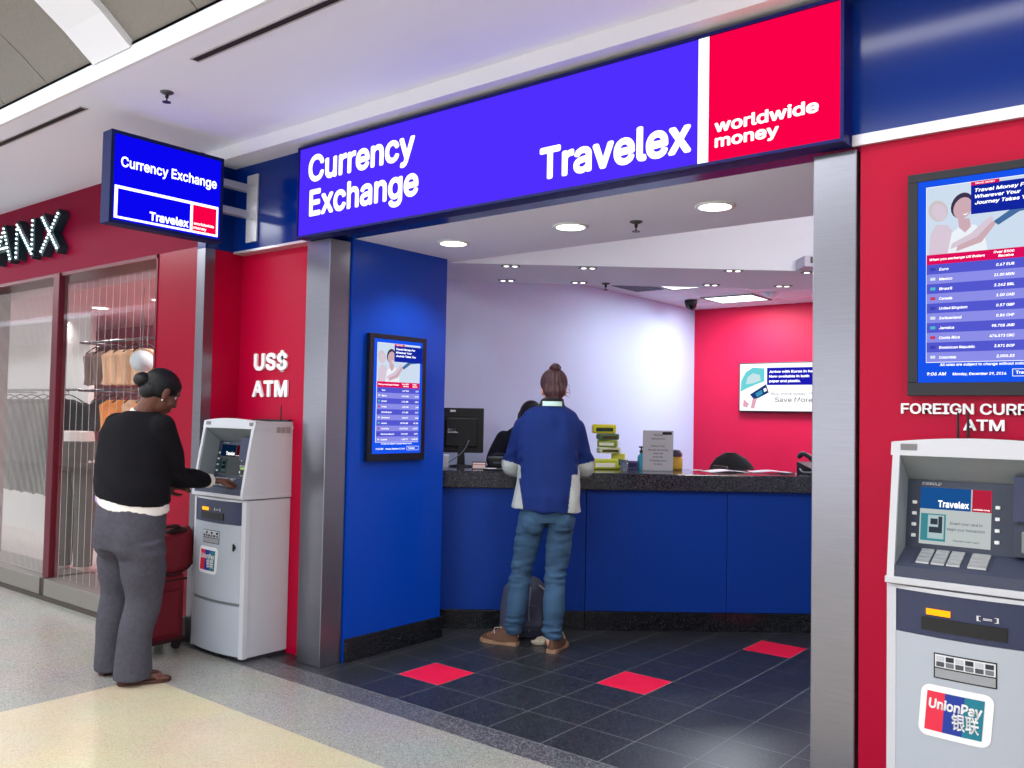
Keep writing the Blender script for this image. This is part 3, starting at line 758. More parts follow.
    for x in (.046, .293):
        for q in range(4):
            b = MB(); p = SC_(x, .1+.19*q); b.box(p+Vector((0, -.004, 0)), p+Vector((.014, .004, .011)), bev=.002); obj('function_key', b, LWHITE, t)
    # keypad: three number columns and a command column, each key a raised block
    def SH(x, u): # along the shelf, u 0 back .. 1 front
        y0, z0, y1, z1 = -.142, 1.04, hood_y(.97)+.004, .992
        return Vector((x, y0+(y1-y0)*u, z0+(z1-z0)*u))
    KEY = mat('key_steel', (186, 188, 190), .35, metal=.5)
    b = MB(); 
    p = [SH(.07, .06), SH(.3, .06), SH(.3, .82), SH(.07, .82)]
    b.add([q_+Vector((0, 0, .001)) for q_ in p]+[q_+Vector((0, 0, -.004)) for q_ in p], [[0, 1, 2, 3], [7, 6, 5, 4], [0, 4, 5, 1], [1, 5, 6, 2], [2, 6, 7, 3], [3, 7, 4, 0]])
    kp = obj('keypad', b, ADK, t)
    for cx, w_ in ((.085, .038), (.13, .038), (.175, .038), (.235, .052)):
        for r_ in range(4):
            u0 = .1+.175*r_; p = [SH(cx, u0), SH(cx+w_, u0), SH(cx+w_, u0+.15), SH(cx, u0+.15)]
            b = MB(); b.add([q_+Vector((0, 0, .006)) for q_ in p]+[q_ for q_ in p], [[0, 1, 2, 3], [0, 4, 5, 1], [1, 5, 6, 2], [2, 6, 7, 3], [3, 7, 4, 0]]); obj('key', b, KEY, kp)
    for xx, yy in antennas:
        b = MB(); b.cyl((xx, yy, 1.375), (xx, yy, 1.40), .008, n=12); b.cyl((xx, yy, 1.40), (xx, yy, 1.49), .0045, .0035, n=10); obj('antenna', b, BLACKP, t)
    return t
atm('grey cash machine on the left with the woman in black standing at it', (-0.95, 0, 0), [(.5, -.0)], .1, .068)
atm('grey cash machine at the right edge, under the large rate screen', (3.12, 0, 0), [(.17, -.05), (.2, -.05)], .8)
#@@COUNTER
# ================================================================== SERVICE COUNTER
seams = [-0.2, 0.944, 1.918, 2.9, 3.6]
YB = 1.066
def clipfront(s, off):
    p = K(s, off); return p
CLAB = ['blue counter unit at the left end, beside the blue wing wall', 'blue counter unit to the right of the customer in the blue jacket', 'blue counter unit partly hidden by the right steel column', 'blue counter unit at the far right end behind the right steel column']
for i in range(4):
    s0, s1 = seams[i]+.002, seams[i+1]-.002
    root = K((s0+s1)/2, 0.0)
    t = thing('counter_unit', CLAB[i], 'counter', root, KROT, 'blue counter units')
    hw = (s1-s0)/2
    if i == 0:
        off0 = 0.02
    b = MB(); b.box((-hw, 0.004, 0.13), (hw, 0.03, 0.955), bev=.002); obj('front_panel', b, CBLUE, t)
    b = MB(); b.box((-hw if i else -hw+.012, 0.03, 0.02), (hw, 0.5, 0.954)); obj('carcass', b, mat('dark_counter_body', (30, 34, 46), .6), t)
    b = MB(); b.box((-hw, -0.004, 0.0), (hw, 0.03, 0.128), bev=.002); obj('plinth', b, GRAN, t)
b = MB()
pl = [K(-.16, -.03), K(3.6, -.03), K(3.6, .66), K(-.16, .66)]
p0 = K(-.16, .66)
b.prism([(p.x, p.y) for p in (K(-.2, -.03), K(3.6, -.03), K(3.6, .66), K(.12, .66), K(-.2, .34))], 0.957, 1.073)
# thin polished lip
o = obj('worktop', b, speckle('polished_granite_top', (50, 54, 62), (28, 30, 36), (84, 88, 96), 260, .1, (.4, .8)))
bv = o.modifiers.new('b', 'BEVEL'); bv.width = .006; bv.segments = 2
tag(o, 'long dark granite counter top in front of the white wall', 'counter top')

# ------------------------------------------------------------------ things on the counter
def kthing(name, label, cat, s, off, z=1.0735, rot=0.0, group=None): return thing(name, label, cat, K(s, off, z), KROT+rot, group)
# monitor seen from behind
t = kthing('monitor', 'black monitor seen from behind at the left end of the counter', 'monitor', .062, .47, rot=.05)
b = MB(); b.box((-.165, 0, .1), (.165, .03, .43), bev=.006); b.box((-.12, -.025, .14), (.12, 0.002, .36), bev=.012); obj('back_shell', b, BLACKP, t)
b = MB(); b.box((-.16, .03, .11), (.16, .032, .42)); obj('screen', b, mat('dark_screen', (20, 24, 30), .2), t)
b = MB(); b.prism([(-.03, .0), (.03, 0), (.022, .16), (-.022, .16)], -.045, -.026, ax='y'); b.lathe([(.085, 0), (.085, .008), (.04, .014), (.03, .016)], (0, -.02, 0)); obj('stand', b, BLACKP, t)
b = MB(); b.box((-.085, -.001, .4), (-.045, .002, .415)); obj('label_sticker', b, LWHITE, t)
b = MB()
for q in range(16): b.box((-.13+.0165*q, -.0008, .375), (-.122+.0165*q, .001, .38))
obj('vent_slots', b, mat('vent_grey', (52, 54, 60), .6), t)
b = MB(); P = lambda a, c, e: Vector((a, -.0265, c)); text_into(b, 'DELL', P, -.1, .255, .062, .022, .02); b.box((-.1, -.027, .247), (-.025, -.0255, .252)); obj('maker_mark', b, LWHITE, t)
b = MB(); b.limb([(.06, -.02, .2), (.02, -.05, .12), (-.06, -.06, .05), (-.13, -.02, .006)], [.004]*4, n=8); obj('cable', b, GREYP, t)
# paper cup at the wing wall
t = kthing('paper_cup', 'white cup standing beside the monitor against the blue wing wall', 'cup', -.055, .33)
b = MB(); b.lathe([(.028, 0), (.03, .002), (.038, .085), (.04, .09), (.036, .088), (.027, .006)], caps=True); obj('cup_body', b, mat('paper_white', (236, 238, 242), .6), t)
# stacked banded slips in a little tray
t = kthing('card_tray', 'small pinkish card tray with slips on the counter in front of the monitor', 'tray', .2, .2)
b = MB(); b.box((-.05, -.03, 0), (.05, .03, .004)); b.box((-.05, -.03, 0), (-.046, .03, .03)); b.box((.046, -.03, 0), (.05, .03, .03)); b.box((-.05, .026, 0), (.05, .03, .05)); obj('tray', b, mat('clear_acrylic_dark', (88, 78, 84), .2), t)
for q in range(3):
    b = MB(); b.box((-.044, -.026+.012*q, .004), (.044, -.02+.012*q, .026+.008*q), bev=.001); obj('card_pile', b, mat('card_pink%d' % q, ((240, 214, 206), (214, 150, 140), (246, 232, 226))[q], .5), t)
# low black printer
t = kthing('receipt_printer', 'low black printer on the counter right of the monitor', 'printer', .36, .43)
b = MB(); b.box((-.1, -.08, 0), (.1, .08, .075), bev=.012); obj('printer_body', b, BLACKP, t)
b = MB(); b.box((-.07, -.06, .0752), (.07, -.02, .078)); obj('paper_slot', b, GREYP, t)
b = MB(); b.box((-.06, -.0815, .03), (.06, -.0795, .045)); obj('output_slit', b, mat('slit_grey', (70, 76, 88), .4), t)
# teller position: flat black pad
o = kthing('writing_pad', 'flat black pad lying at the counter edge left of the customer', 'pad', .33, .07)
b = MB(); b.box((-.1, -.06, 0), (.1, .06, .012), bev=.003); obj('pad', b, BLACKP, o)
b = MB(); b.box((-.09, -.03, .0122), (-.01, .03, .0135)); obj('paper_slip', b, mat('paper_white', (236, 238, 242), .6), o)
# snack and leaflet packets in a leaning pile
pk = [((1.12, .43, 0.0), (.17, .09, .05), (206, 214, 60), .1, 'yellow and white packet at the bottom of the packet pile'),
      ((1.24, .55, 0.0), (.09, .07, .075), (226, 226, 90), -.2, 'pale yellow box at the right foot of the packet pile'),
      ((1.16, .5, .076), (.15, .08, .03), (216, 226, 190), .25, 'pale green flat packet in the middle of the packet pile'),
      ((1.15, .49, .107), (.13, .07, .035), (150, 170, 60), -.3, 'olive green packet in the upper half of the packet pile'),
      ((1.15, .49, .143), (.14, .08, .03), (90, 120, 80), .35, 'dark green tilted packet near the top of the packet pile'),
      ((1.12, .49, .174), (.15, .085, .045), (222, 214, 40), .05, 'bright yellow packet with a dark band on top of the packet pile')]
for (s, off, dz), (w, d, h_), c, r, lab in pk:
    dz *= 1.5; h_ *= 1.5; w *= 1.15
    t = kthing('snack_packet', lab, 'packet', s, off, 1.0735+dz, r, 'packets piled on the counter')
    b = MB(); b.box((-w/2, -d/2, 0), (w/2, d/2, h_), bev=min(.012, h_*.3), seg=3); obj('wrapper', b, mat('packet_%d_%d_%d' % c, c, .35), t)
    b = MB(); b.box((-w*.38, -d/2-.001, h_*.22), (w*.36, -d/2+.002, h_*.62)); obj('printed_band', b, mat('packet_band_%d' % (c[0] % 7), ((60, 50, 30), (240, 244, 240), (40, 110, 110), (250, 250, 230), (200, 220, 90), (30, 60, 50), (70, 60, 20))[c[0] % 7], .4), t)
# clear tumbler, purple box, bottle
t = kthing('tumbler', 'small clear tumbler on the counter right of the packet pile', 'glass', 1.245, .3)
gm = mat('clear_plastic', (210, 225, 240), .08, trans=.85, ior=1.3)
b = MB(); b.lathe([(.024, 0), (.03, .075), (.0285, .075), (.023, .004)]); obj('cup_body', b, gm, t)
t = kthing('cardboard_box', 'small purple box between the tumbler and the bottle', 'box', 1.335, .5)
b = MB(); b.box((-.04, -.03, 0), (.04, .03, .06), bev=.003); obj('box_body', b, mat('purple_card', (92, 84, 130), .5), t)
b = MB(); b.box((-.03, -.031, .015), (.03, -.029, .045)); obj('label_patch', b, mat('purple_dark', (52, 48, 96), .5), t)
t = kthing('sanitizer_bottle', 'teal bottle with a black pump on the counter behind the notice', 'bottle', 1.405, .5)
b = MB(); b.lathe([(.0, 0), (.026, 0), (.028, .01), (.028, .09), (.022, .105), (.01, .112), (.01, .122)]); obj('bottle_body', b, mat('teal_liquid', (70, 180, 200), .15, trans=.3), t)
b = MB(); b.lathe([(.014, .12), (.014, .14), (.006, .142), (.006, .16)]); b.box((-.02, -.006, .158), (.012, .006, .17), bev=.003); obj('pump', b, BLACKP, t)
# notice in an upright holder
t = kthing('notice_holder', 'upright grey notice with printed lines standing on the counter', 'notice', 1.49, .3, rot=-.02)
b = MB(); b.box((-.11, -.004, 0), (.11, .004, .292), bev=.001); b.box((-.11, -.0, 0), (.11, .08, .004)); obj('holder', b, mat('acrylic_grey', (176, 178, 184), .25), t)
b = MB(); b.box((-.104, -.0055, .006), (.104, -.0042, .287)); obj('sheet', b, mat('notice_paper', (178, 176, 182), .6), t)
b = MB(); P = lambda a, c, e: Vector((a, -.0062, c))
for k, (s_, z, w) in enumerate((('Notice', .255, .06), ('Opening hours', .228, .1), ('Monday to Friday', .175, .1), ('Saturday and Sunday', .147, .15), ('open late', .122, .07), ('every day', .097, .07), ('Thank you', .07, .12), ('for waiting', .045, .06))): text_into(b, s_, P, 0, z, w, .011, .015, align='C', res=1)
obj('lettering', b, mat('print_black', (40, 38, 46), .6), t)
b = MB(); b.box((.03, -.0064, .262), (.098, -.0056, .282)); obj('header_bar', b, BLACKP, t)
# jar with a dark lid
t = kthing('jar', 'amber jar with a dark lid standing just right of the notice', 'jar', 1.665, .5)
b = MB(); b.lathe([(0, 0), (.045, 0), (.048, .01), (.048, .08), (.04, .095), (.04, .1)]); obj('jar_body', b, mat('amber_jar', (206, 164, 60), .2), t)
b = MB(); b.lathe([(.046, .098), (.046, .12), (.03, .145), (.012, .15), (.0, .15)]); obj('lid', b, mat('dark_violet_lid', (60, 40, 70), .4), t)
t = kthing('paper_slip', 'thin white slip of paper lying right of the jar', 'paper', 1.82, .5)
b = MB(); b.box((-.04, -.02, 0), (.04, .02, .002)); obj('slip', b, mat('paper_white', (236, 238, 242), .6), t)
# black clip holder
t = kthing('stapler', 'black stapler lying on the counter left of the office chair', 'stapler', 2.0, .52, rot=-.5)
b = MB(); b.box((-.06, -.016, 0), (.06, .016, .012), bev=.003); obj('base', b, BLACKP, t)
b = MB(); b.prism([(-.06, .012), (-.05, .038), (.05, .03), (.06, .022), (.05, .018), (-.04, .016)], -.013, .013, ax='y'); obj('arm', b, BLACKP, t)
# papers
for k, (s, off, r, c, lab) in enumerate(((1.99, .33, .12, (226, 226, 230), 'white sheet on the counter, left one of two below the office chair'), (2.33, .36, -.1, (206, 204, 212), 'greyish sheet on the counter, right one of two below the office chair'))):
    t = kthing('paper_sheet', lab, 'paper', s, off, 1.0735, r, 'loose sheets on the counter')
    b = MB(); n_ = 8; vs = []; fs = []
    for i in range(n_+1):
        x = -.15+.3*i/n_; z = .002+.012*max(0, math.sin(PI*i/n_))**2
        vs += [(x, -.1, z), (x, .1, z), (x, -.1, z-.0015), (x, .1, z-.0015)]
    for i in range(n_):
        a = 4*i; fs += [[a, a+4, a+5, a+1], [a+2, a+3, a+7, a+6], [a, a+2, a+6, a+4], [a+1, a+5, a+7, a+3]]
    b.add(vs, fs, 0, True); obj('sheet', b, mat('sheet_%d' % k, c, .6), t)
t = kthing('pen', 'dark pen lying on the counter beside the telephone', 'pen', 2.4, .16)
b = MB(); b.cyl((-.06, 0, .005), (.05, .03, .005), .0045, n=10); obj('barrel', b, BLACKP, t)
b = MB(); b.cyl((.05, .03, .005), (.066, .0344, .005), .0045, .001, n=10); obj('tip', b, ALU, t)
# telephone
t = kthing('telephone', 'black desk telephone on the counter beside the right steel column', 'telephone', 2.66, .35, rot=.3)
b = MB(); b.prism([(-.1, 0), (.1, 0), (.1, .08), (-.1, .03)], -.09, .09, ax='x'); obj('telephone_base', b, BLACKP, t)
b = MB(); b.limb([(-.06, -.09, .07), (-.062, -.05, .1), (-.062, .05, .14), (-.06, .1, .125)], [(.03, .02), (.018, .016), (.018, .016), (.03, .02)], n=12); obj('handset', b, BLACKP, t)
b = MB()
for i in range(3):
    for j in range(4): b.box((.0+.024*i, -.07+.028*j, .036+.007*j), (.017+.024*i, -.052+.028*j, .046+.007*j))
obj('keypad', b, GREYP, t)
b = MB(); b.limb([(-.06, -.11, .05), (-.12, -.14, .02), (-.15, -.06, .012), (-.12, .02, .03), (-.09, .05, .02)], [.006]*5, n=8); obj('cord', b, mat('cord_grey', (120, 124, 130), .5), t)
# office chair behind the counter
t = thing('office_chair', 'black office chair with a round topped back behind the counter', 'chair', K(2.3, 1.25, 0), KROT+.1)
b = MB(); rings = []
for q in range(13):
    z = .62+.56*q/12; w_ = .235*math.sqrt(max(0.02, 1-max(0, (z-.86)/.325)**2.2)); rings.append(((0, .06*((z-.9)/.3)**2, z), (w_, 0, 0), (0, .035, 0)))
b.loft(rings, 28, pw=.85); obj('backrest', b, mat('black_fabric', (24, 24, 30), .8, bump=.2, bscale=300), t)
b = MB(); b.box((-.24, -.02, .45), (.24, .46, .53), bev=.035, seg=4); obj('seat', b, MATS['black_fabric'], t)
b = MB(); b.box((-.03, -.05, .44), (.03, -.01, .75), bev=.006); obj('back_bracket', b, BLACKP, t)
b = MB(); b.cyl((0, .22, .09), (0, .22, .45), .03); obj('gas_column', b, BLACKP, t)
for q in range(5):
    a = 2*PI*q/5; b = MB(); b.limb([(0, .22, .1), (.28*math.cos(a), .22+.28*math.sin(a), .075)], [.025, .016], n=10); b.ball((.29*math.cos(a), .22+.29*math.sin(a), .032), .03, 12); obj('leg', b, BLACKP, t)

#@@CEILING
# ================================================================== CEILING FIXTURES
def downlight(x, y, z, label):
    t = thing('downlight', label, 'ceiling light', (x, y, z), 0, 'round downlights in the entrance soffit')
    b = MB(); b.lathe([(.078, -.001), (.098, -.001), (.098, -.008), (.078, -.008)], caps=False); b.loft([((0, 0, -.001), (.098, 0, 0), (0, .098, 0)), ((0, 0, -.0005), (.098, 0, 0), (0, .098, 0))], 28); obj('trim_ring', b, mat('trim_white', (235, 235, 235), .4), t)
    b = MB(); b.loft([((0, 0, -.0075), (.079, 0, 0), (0, .079, 0)), ((0, 0, -.003), (.079, 0, 0), (0, .079, 0))], 28); obj('lens', b, G_LAMP, t)
    return t
DL = [(0.41, .57), (1.254, .585), (2.09, .60)]
for (x, y), s in zip(DL, ('left of the three round downlights, nearest the blue wing wall', 'middle of the three round downlights in the entrance soffit', 'right of the three round downlights, nearest the right steel column')): downlight(x, y, HS, s)
def spot(x, y, label):
    t = thing('twin_spotlight', label, 'ceiling light', (x, y, 2.5), KROT, 'small twin spotlights over the counter')
    b = MB(); b.box((-.066, -.03, -.006), (.066, .03, -.0005), bev=.002); obj('plate', b, mat('spot_plate', (120, 118, 126), .5), t)
    for q in (-.03, .03):
        b = MB(); b.lathe([(.016, -.009), (.019, -.006)], (q, 0, 0), n=16); obj('lamp', b, G_SPOT, t)
SPL = ['front row, first from the blue wing wall', 'front row, second from the blue wing wall', 'front row, third from the blue wing wall', 'front row, last one beside the right steel column',
       'rear row, first from the white wall', 'rear row, second from the white wall', 'rear row, third from the white wall', 'rear row, last one towards the right steel column']
for (x, y), s in zip(((.134, 1.461), (.543, 1.818), (1.339, 2.455), (1.757, 2.808), (-.298, 1.954), (.117, 2.329), (.916, 2.972), (1.357, 3.309)), SPL): spot(x, y, 'small twin spotlight over the counter, '+s)
def troffer(x0, x1, y0, y1, label):
    t = thing('ceiling_light_panel', label, 'ceiling light', ((x0+x1)/2, (y0+y1)/2, 2.697), 0, 'square light panels in the tiled ceiling')
    w, d = (x1-x0)/2, (y1-y0)/2
    b = MB()
    for a, c in (((-w, -d, -.012), (w, -d+.02, -.0005)), ((-w, d-.02, -.012), (w, d, -.0005)), ((-w, -d+.02, -.012), (-w+.02, d-.02, -.0005)), ((w-.02, -d+.02, -.012), (w, d-.02, -.0005))): b.box(a, c)
    obj('frame', b, mat('troffer_frame', (110, 112, 120), .5), t)
    b = MB(); b.box((-w+.02, -d+.02, -.006), (w-.02, d-.02, -.001)); obj('diffuser', b, G_TROF, t)
troffer(-.13, .43, 4.87, 5.37, 'bright square light panel in the tiled ceiling in front of the red wall')
troffer(-.1, .5, 3.66, 4.23, 'square light panel just behind the lowered ceiling strip')
t = thing('return_vent', 'dark ceiling vent near the white wall', 'vent', (-.3, 3.92, 2.697))
b = MB(); b.box((-.15, -.24, -.008), (.15, .24, -.0005)); obj('frame', b, mat('vent_frame', (120, 124, 136), .6), t)
for q in range(5):
    b = MB(); b.box((-.14+.058*q, -.22, -.012), (-.1+.058*q, .22, -.008)); obj('louvre', b, mat('louvre_dark', (72, 76, 88), .6), t)
t = thing('dome_camera', 'black dome security camera under the tiled ceiling near the corner', 'camera', (-.308, 5.02, 2.697))
b = MB(); b.lathe([(.066, 0), (.066, -.03), (.06, -.04)]); obj('housing', b, BLACKP, t)
b = MB(); b.lathe([(.06, -.04), (.058, -.062), (.045, -.088), (.025, -.1), (.004, -.104)]); obj('dome', b, mat('dome_black', (8, 8, 12), .08), t)
t = thing('smoke_detector', 'white smoke detector on the tiled ceiling beside the light panel', 'smoke detector', (.588, 4.95, 2.697))
b = MB(); b.lathe([(.06, 0), (.06, -.018), (.045, -.036), (.004, -.04)]); obj('detector_body', b, WHITE, t)
b = MB(); b.lathe([(.047, -.03), (.0472, -.034), (.044, -.036)], caps=False); obj('sensor_ring', b, GREYP, t)
def sprinkler(x, y, z, label):
    t = thing('sprinkler', label, 'sprinkler', (x, y, z))
    b = MB(); b.lathe([(.034, 0), (.034, -.004), (.02, -.012), (.012, -.014)]); obj('escutcheon', b, mat('sprinkler_grey', (90, 88, 92), .4, metal=.6), t)
    b = MB(); b.lathe([(.009, -.012), (.009, -.03), (.004, -.034), (.004, -.052)], n=12); obj('head', b, mat('sprinkler_dark', (36, 34, 36), .4, metal=.6), t)
    b = MB(); b.lathe([(.022, -.052), (.022, -.055)], n=16); obj('deflector', b, mat('sprinkler_dark', (36, 34, 36)), t)
sprinkler(1.605, .68, HS, 'sprinkler head in the entrance soffit between two round downlights')
sprinkler(-.278, -.897, 3.1, 'sprinkler head in the mall ceiling above the projecting sign')
sprinkler(.26, 2.49, 2.5, 'sprinkler head under the lowered strip over the counter')
t = thing('linear_light', 'long bright ceiling light in the mall soffit over the right cash machine', 'ceiling light', (3.85, -.62, 3.1))
b = MB(); b.box((-1.15, -.085, -.01), (1.15, .085, -.0005), bev=.002); obj('frame', b, WHITE, t)
b = MB(); b.box((-1.13, -.07, -.013), (1.13, .07, -.0102)); obj('diffuser', b, glow('lit_linear', (255, 252, 246), 15), t)
def slot(x0, x1, label):
    t = thing('slot_diffuser', label, 'vent', ((x0+x1)/2, -1.045, 3.1), 0, 'slot diffusers in the mall ceiling')
    w = (x1-x0)/2
    b = MB(); b.box((-w, -.024, -.006), (w, -.018, -.0005)); b.box((-w, .018, -.006), (w, .024, -.0005)); b.box((-w, -.018, -.006), (-w+.006, .018, -.0005)); b.box((w-.006, -.018, -.006), (w, .018, -.0005)); obj('frame', b, mat('slot_frame', (170, 166, 172), .5), t)
    b = MB(); b.box((-w+.006, -.018, -.003), (w-.006, .018, -.0008)); obj('slot', b, mat('slot_dark', (34, 26, 30), .8), t)
slot(-2.4, -.87, 'dark slot diffuser in the mall ceiling above the crimson shop fascia')
slot(.22, 1.75, 'dark slot diffuser in the mall ceiling above the long lit sign')
# air outlet box on the lowered strip
t = thing('air_outlet', 'grey air outlet box hanging under the lowered strip beside the right column', 'vent', K(2.62, -.01, 2.5), KROT)
b = MB(); b.box((-.24, -.16, .0), (.24, .008, .075), bev=.004); obj('outlet_box', b, mat('outlet_lilac', (196, 192, 214), .5), t)
b = MB(); b.box((-.2, -.163, .025), (.2, -.159, .065)); obj('grille', b, mat('grille_grey', (96, 94, 90), .6), t)
for q in range(4):
    b = MB(); b.box((-.19, -.168, .029+.009*q), (.19, -.163, .032+.009*q)); obj('louvre', b, GREYP, t)
#@@PEOPLE
# ================================================================== PEOPLE
def V(*a): return Vector(a)
def rotm(fwd, up=(0, 0, 1)):
    """columns: right, forward, up"""
    f = Vector(fwd).normalized(); u = Vector(up); u = (u-f*u.dot(f)).normalized(); r = f.cross(u)
    return Matrix((r, f, u)).transposed()
def head_into(mb, c, R, s=1.0):
    c = Vector(c)
    def T(x, y, z): return c+R @ (Vector((x, y, z))*s)
    mb.ball(T(0, -.012, .03), (.076*s, .094*s, .084*s), 20, R=R)
    mb.ball(T(0, .024, -.035), (.061*s, .066*s, .08*s), 18, R=R)
    mb.ball(T(0, .06, -.095), (.03*s, .026*s, .022*s), 12, R=R)
    for q in (-1, 1):
        mb.ball(T(.036*q, .055, -.035), (.028*s, .026*s, .03*s), 12, R=R)
        mb.ball(T(.076*q, -.002, -.012), (.01*s, .02*s, .033*s), 12, R=R)
        mb.ball(T(.074*q, .002, -.038), (.01*s, .012*s, .014*s), 10, R=R)
        mb.limb([T(.015*q, .083, .03), T(.05*q, .068, .03)], [.011*s, .009*s], 8)
    mb.limb([T(0, .084, .02), T(0, .093, -.008), T(0, .1, -.03)], [.008*s, .01*s, .0135*s], 10)
    mb.limb([T(-.024, .078, -.064), T(0, .09, -.061), T(.024, .078, -.064)], [.006*s, .008*s, .006*s], 8)
    mb.limb([T(-.02, .077, -.073), T(0, .088, -.074), T(.02, .077, -.073)], [.006*s, .009*s, .006*s], 8)
def eyes(parent, c, R, s=1.0):
    for q in (-1, 1):
        b = MB(); b.ball(Vector(c)+R @ (Vector((.029*q, .068, .004))*s), .0098*s, 12, 0); b.ball(Vector(c)+R @ (Vector((.029*q, .0745, .004))*s), .005*s, 10, 1)
        obj('eye', b, [mat('eye_white', (226, 222, 218), .3), mat('eye_dark', (24, 16, 14), .2)], parent)
def hand_into(mb, wrist, d, pn, s=1.0, curl=.5, side=1):
    """d: towards the fingertips, pn: out of the palm, side=+1 puts the thumb on d x pn side"""
    d = Vector(d).normalized(); pn = Vector(pn); pn = (pn-d*pn.dot(d)).normalized(); sd = d.cross(pn)*side
    w = Vector(wrist)
    mb.loft([(w-d*.02*s, sd*.026*s, pn*.02*s), (w+d*.02*s, sd*.032*s, pn*.018*s), (w+d*.06*s, sd*.041*s, pn*.016*s), (w+d*.09*s, sd*.041*s, pn*.014*s), (w+d*.1*s, sd*.034*s, pn*.01*s)], 14)
    for k, (o, L) in enumerate(((.031, .07), (.0105, .08), (-.0105, .075), (-.031, .058))):
        p = w+d*(.085*s)+sd*o*s; ang = 0; pts = [p-d*.01*s, p]
        cu = curl*(.8+.15*k); dd = d+sd*o*1.6
        for f_ in (.45, .32, .23):
            ang += cu*.55; q = (dd*math.cos(ang)+pn*math.sin(ang)).normalized(); p = p+q*L*f_*s; pts.append(p)
        mb.limb(pts, [.0105*s, .0102*s, .0095*s, .0088*s, .0078*s], 10, 3)
    p = w+d*.03*s+sd*.03*s
    mb.limb([p-sd*.012*s, p+d*.02*s+sd*.02*s+pn*.012*s, p+d*.05*s+sd*.03*s+pn*.026*s, p+d*.075*s+sd*.027*s+pn*.034*s], [.014*s, .0135*s, .011*s, .009*s], 10, 3)
def nz(co, s, seed=0): return noise.noise(Vector((co.x*s[0]+seed, co.y*s[1]+seed*1.7, co.z*s[2]-seed)))

# ------------------------------------------------------------------ customer at the counter
t = thing('person', 'customer in a blue jacket and jeans with hair in a topknot standing at the counter', 'person', (.62, 1.18, 0), math.radians(38.73))
SKIN = mat('skin_fair', (214, 160, 138), .5, spec=.3); DENIM = mat('blue_denim', (60, 88, 116), .95, spec=.2, var=.5, vscale=6, bump=.25, bscale=420)
JACK = [mat('jacket_blue', (22, 42, 102), .85, spec=.2, var=.06, vscale=10, bump=.15, bscale=260), mat('jacket_pale_grey', (176, 184, 178), .75, bump=.15, bscale=260), mat('jacket_black', (16, 18, 26), .8)]
HC = V(.098, .2, 1.635); HR = rotm((.0, .9, -.42))
hipL, hipR = V(-.03, 0, .86), V(.15, 0, .86)
kneL, ankL = V(-.098, .045, .47), V(-.142, .07, .09)
kneR, ankR = V(.117, -.01, .47), V(.1, -.075, .09)
shL, shR = V(-.098, .09, 1.392), V(.232, .09, 1.385)
elL, elR = V(-.17, .17, 1.135), V(.29, .17, 1.13)
wrL, wrR = V(-.07, .4, 1.12), V(.17, .41, 1.12)
b = MB()
head_into(b, HC, HR)
b.limb([V(.068, .09, 1.44), V(.082, .12, 1.51), HC+HR @ V(0, -.02, -.05)], [.062, .053, .05])
b.loft([(V(.06, .0, .8), V(.12, 0, 0), V(0, .08, 0)), (V(.057, .02, 1.0), V(.15, 0, 0), V(0, .09, 0)), (V(.06, .05, 1.2), V(.15, 0, 0), V(0, .1, 0)), (V(.066, .075, 1.36), V(.14, 0, 0), V(0, .085, 0)), (V(.07, .09, 1.45), V(.06, 0, 0), V(0, .06, 0))], 20)
for h_, k_, a_ in ((hipL, kneL, ankL), (hipR, kneR, ankR)): b.limb([h_, (h_+k_)/2+V(0, .01, 0), k_, (k_+a_)/2+V(0, -.012, 0), a_], [.068, .06, .045, .045, .034])
for s_, e_, w_ in ((shL, elL, wrL), (shR, elR, wrR)): b.limb([s_, (s_+e_)/2, e_, (e_+w_)/2, w_], [.045, .04, .035, .034, .026])
hand_into(b, wrL+V(.01, .01, -.005), V(.35, 1, -.12), V(.1, 0, -1), 1, .35, 1); hand_into(b, wrR+V(-.01, .01, -.005), V(-.35, 1, -.12), V(-.1, 0, -1), 1, .35, -1)
for a_, d_ in ((ankL, V(-.16, .115, 0)), (ankR, V(.06, .2, 0))):
    d_ = d_.normalized(); b.limb([a_, a_+V(0, 0, -.045), a_+d_*.1+V(0, 0, -.055)], [.035, .034, .025])
body = fuse(b, .006, 2, SKIN, 'body', t)
eyes(t, HC, HR)
# jeans
def jean_wr(co, n):
    k = 0.0; z = co.z
    sx = co.x*9+co.y*7
    f1 = math.exp(-((z-.47)/.11)**2)+1.2*math.exp(-((z-.13)/.07)**2)+.5*math.exp(-((z-.72)/.1)**2)
    k += .011*f1*nz(co, (7, 7, 32), 3)+.009*f1*nz(co, (14, 14, 50), 5)
    k += .006*nz(co, (9, 9, 14), 1)
    return k
b = MB()
b.loft([(V(.06, .0, .985), V(.165, 0, 0), V(0, .11, 0)), (V(.06, -.0, .93), V(.17, 0, 0), V(0, .115, 0)), (V(.06, -.008, .86), V(.172, 0, 0), V(0, .122, 0)), (V(.06, -.008, .79), V(.166, 0, 0), V(0, .115, 0))], 28)
for q, (h_, k_, a_) in enumerate(((hipL+V(.0, -.012, -.03), kneL, ankL), (hipR+V(-.0, -.012, -.03), kneR, ankR))):
    b.ball(h_+V(0, -.028, -.035), (.08, .085, .095), 18)
    b.limb([h_, h_*.5+k_*.5+V(0, .0, 0), k_, k_*.5+a_*.5+V(0, -.012, 0), a_+V(0, 0, -.015)], [.092, .081, .067, .069, .054], 18, 6, round_ends=False)
jn = fuse(b, .006, 5, DENIM, 'jeans', t, jean_wr)
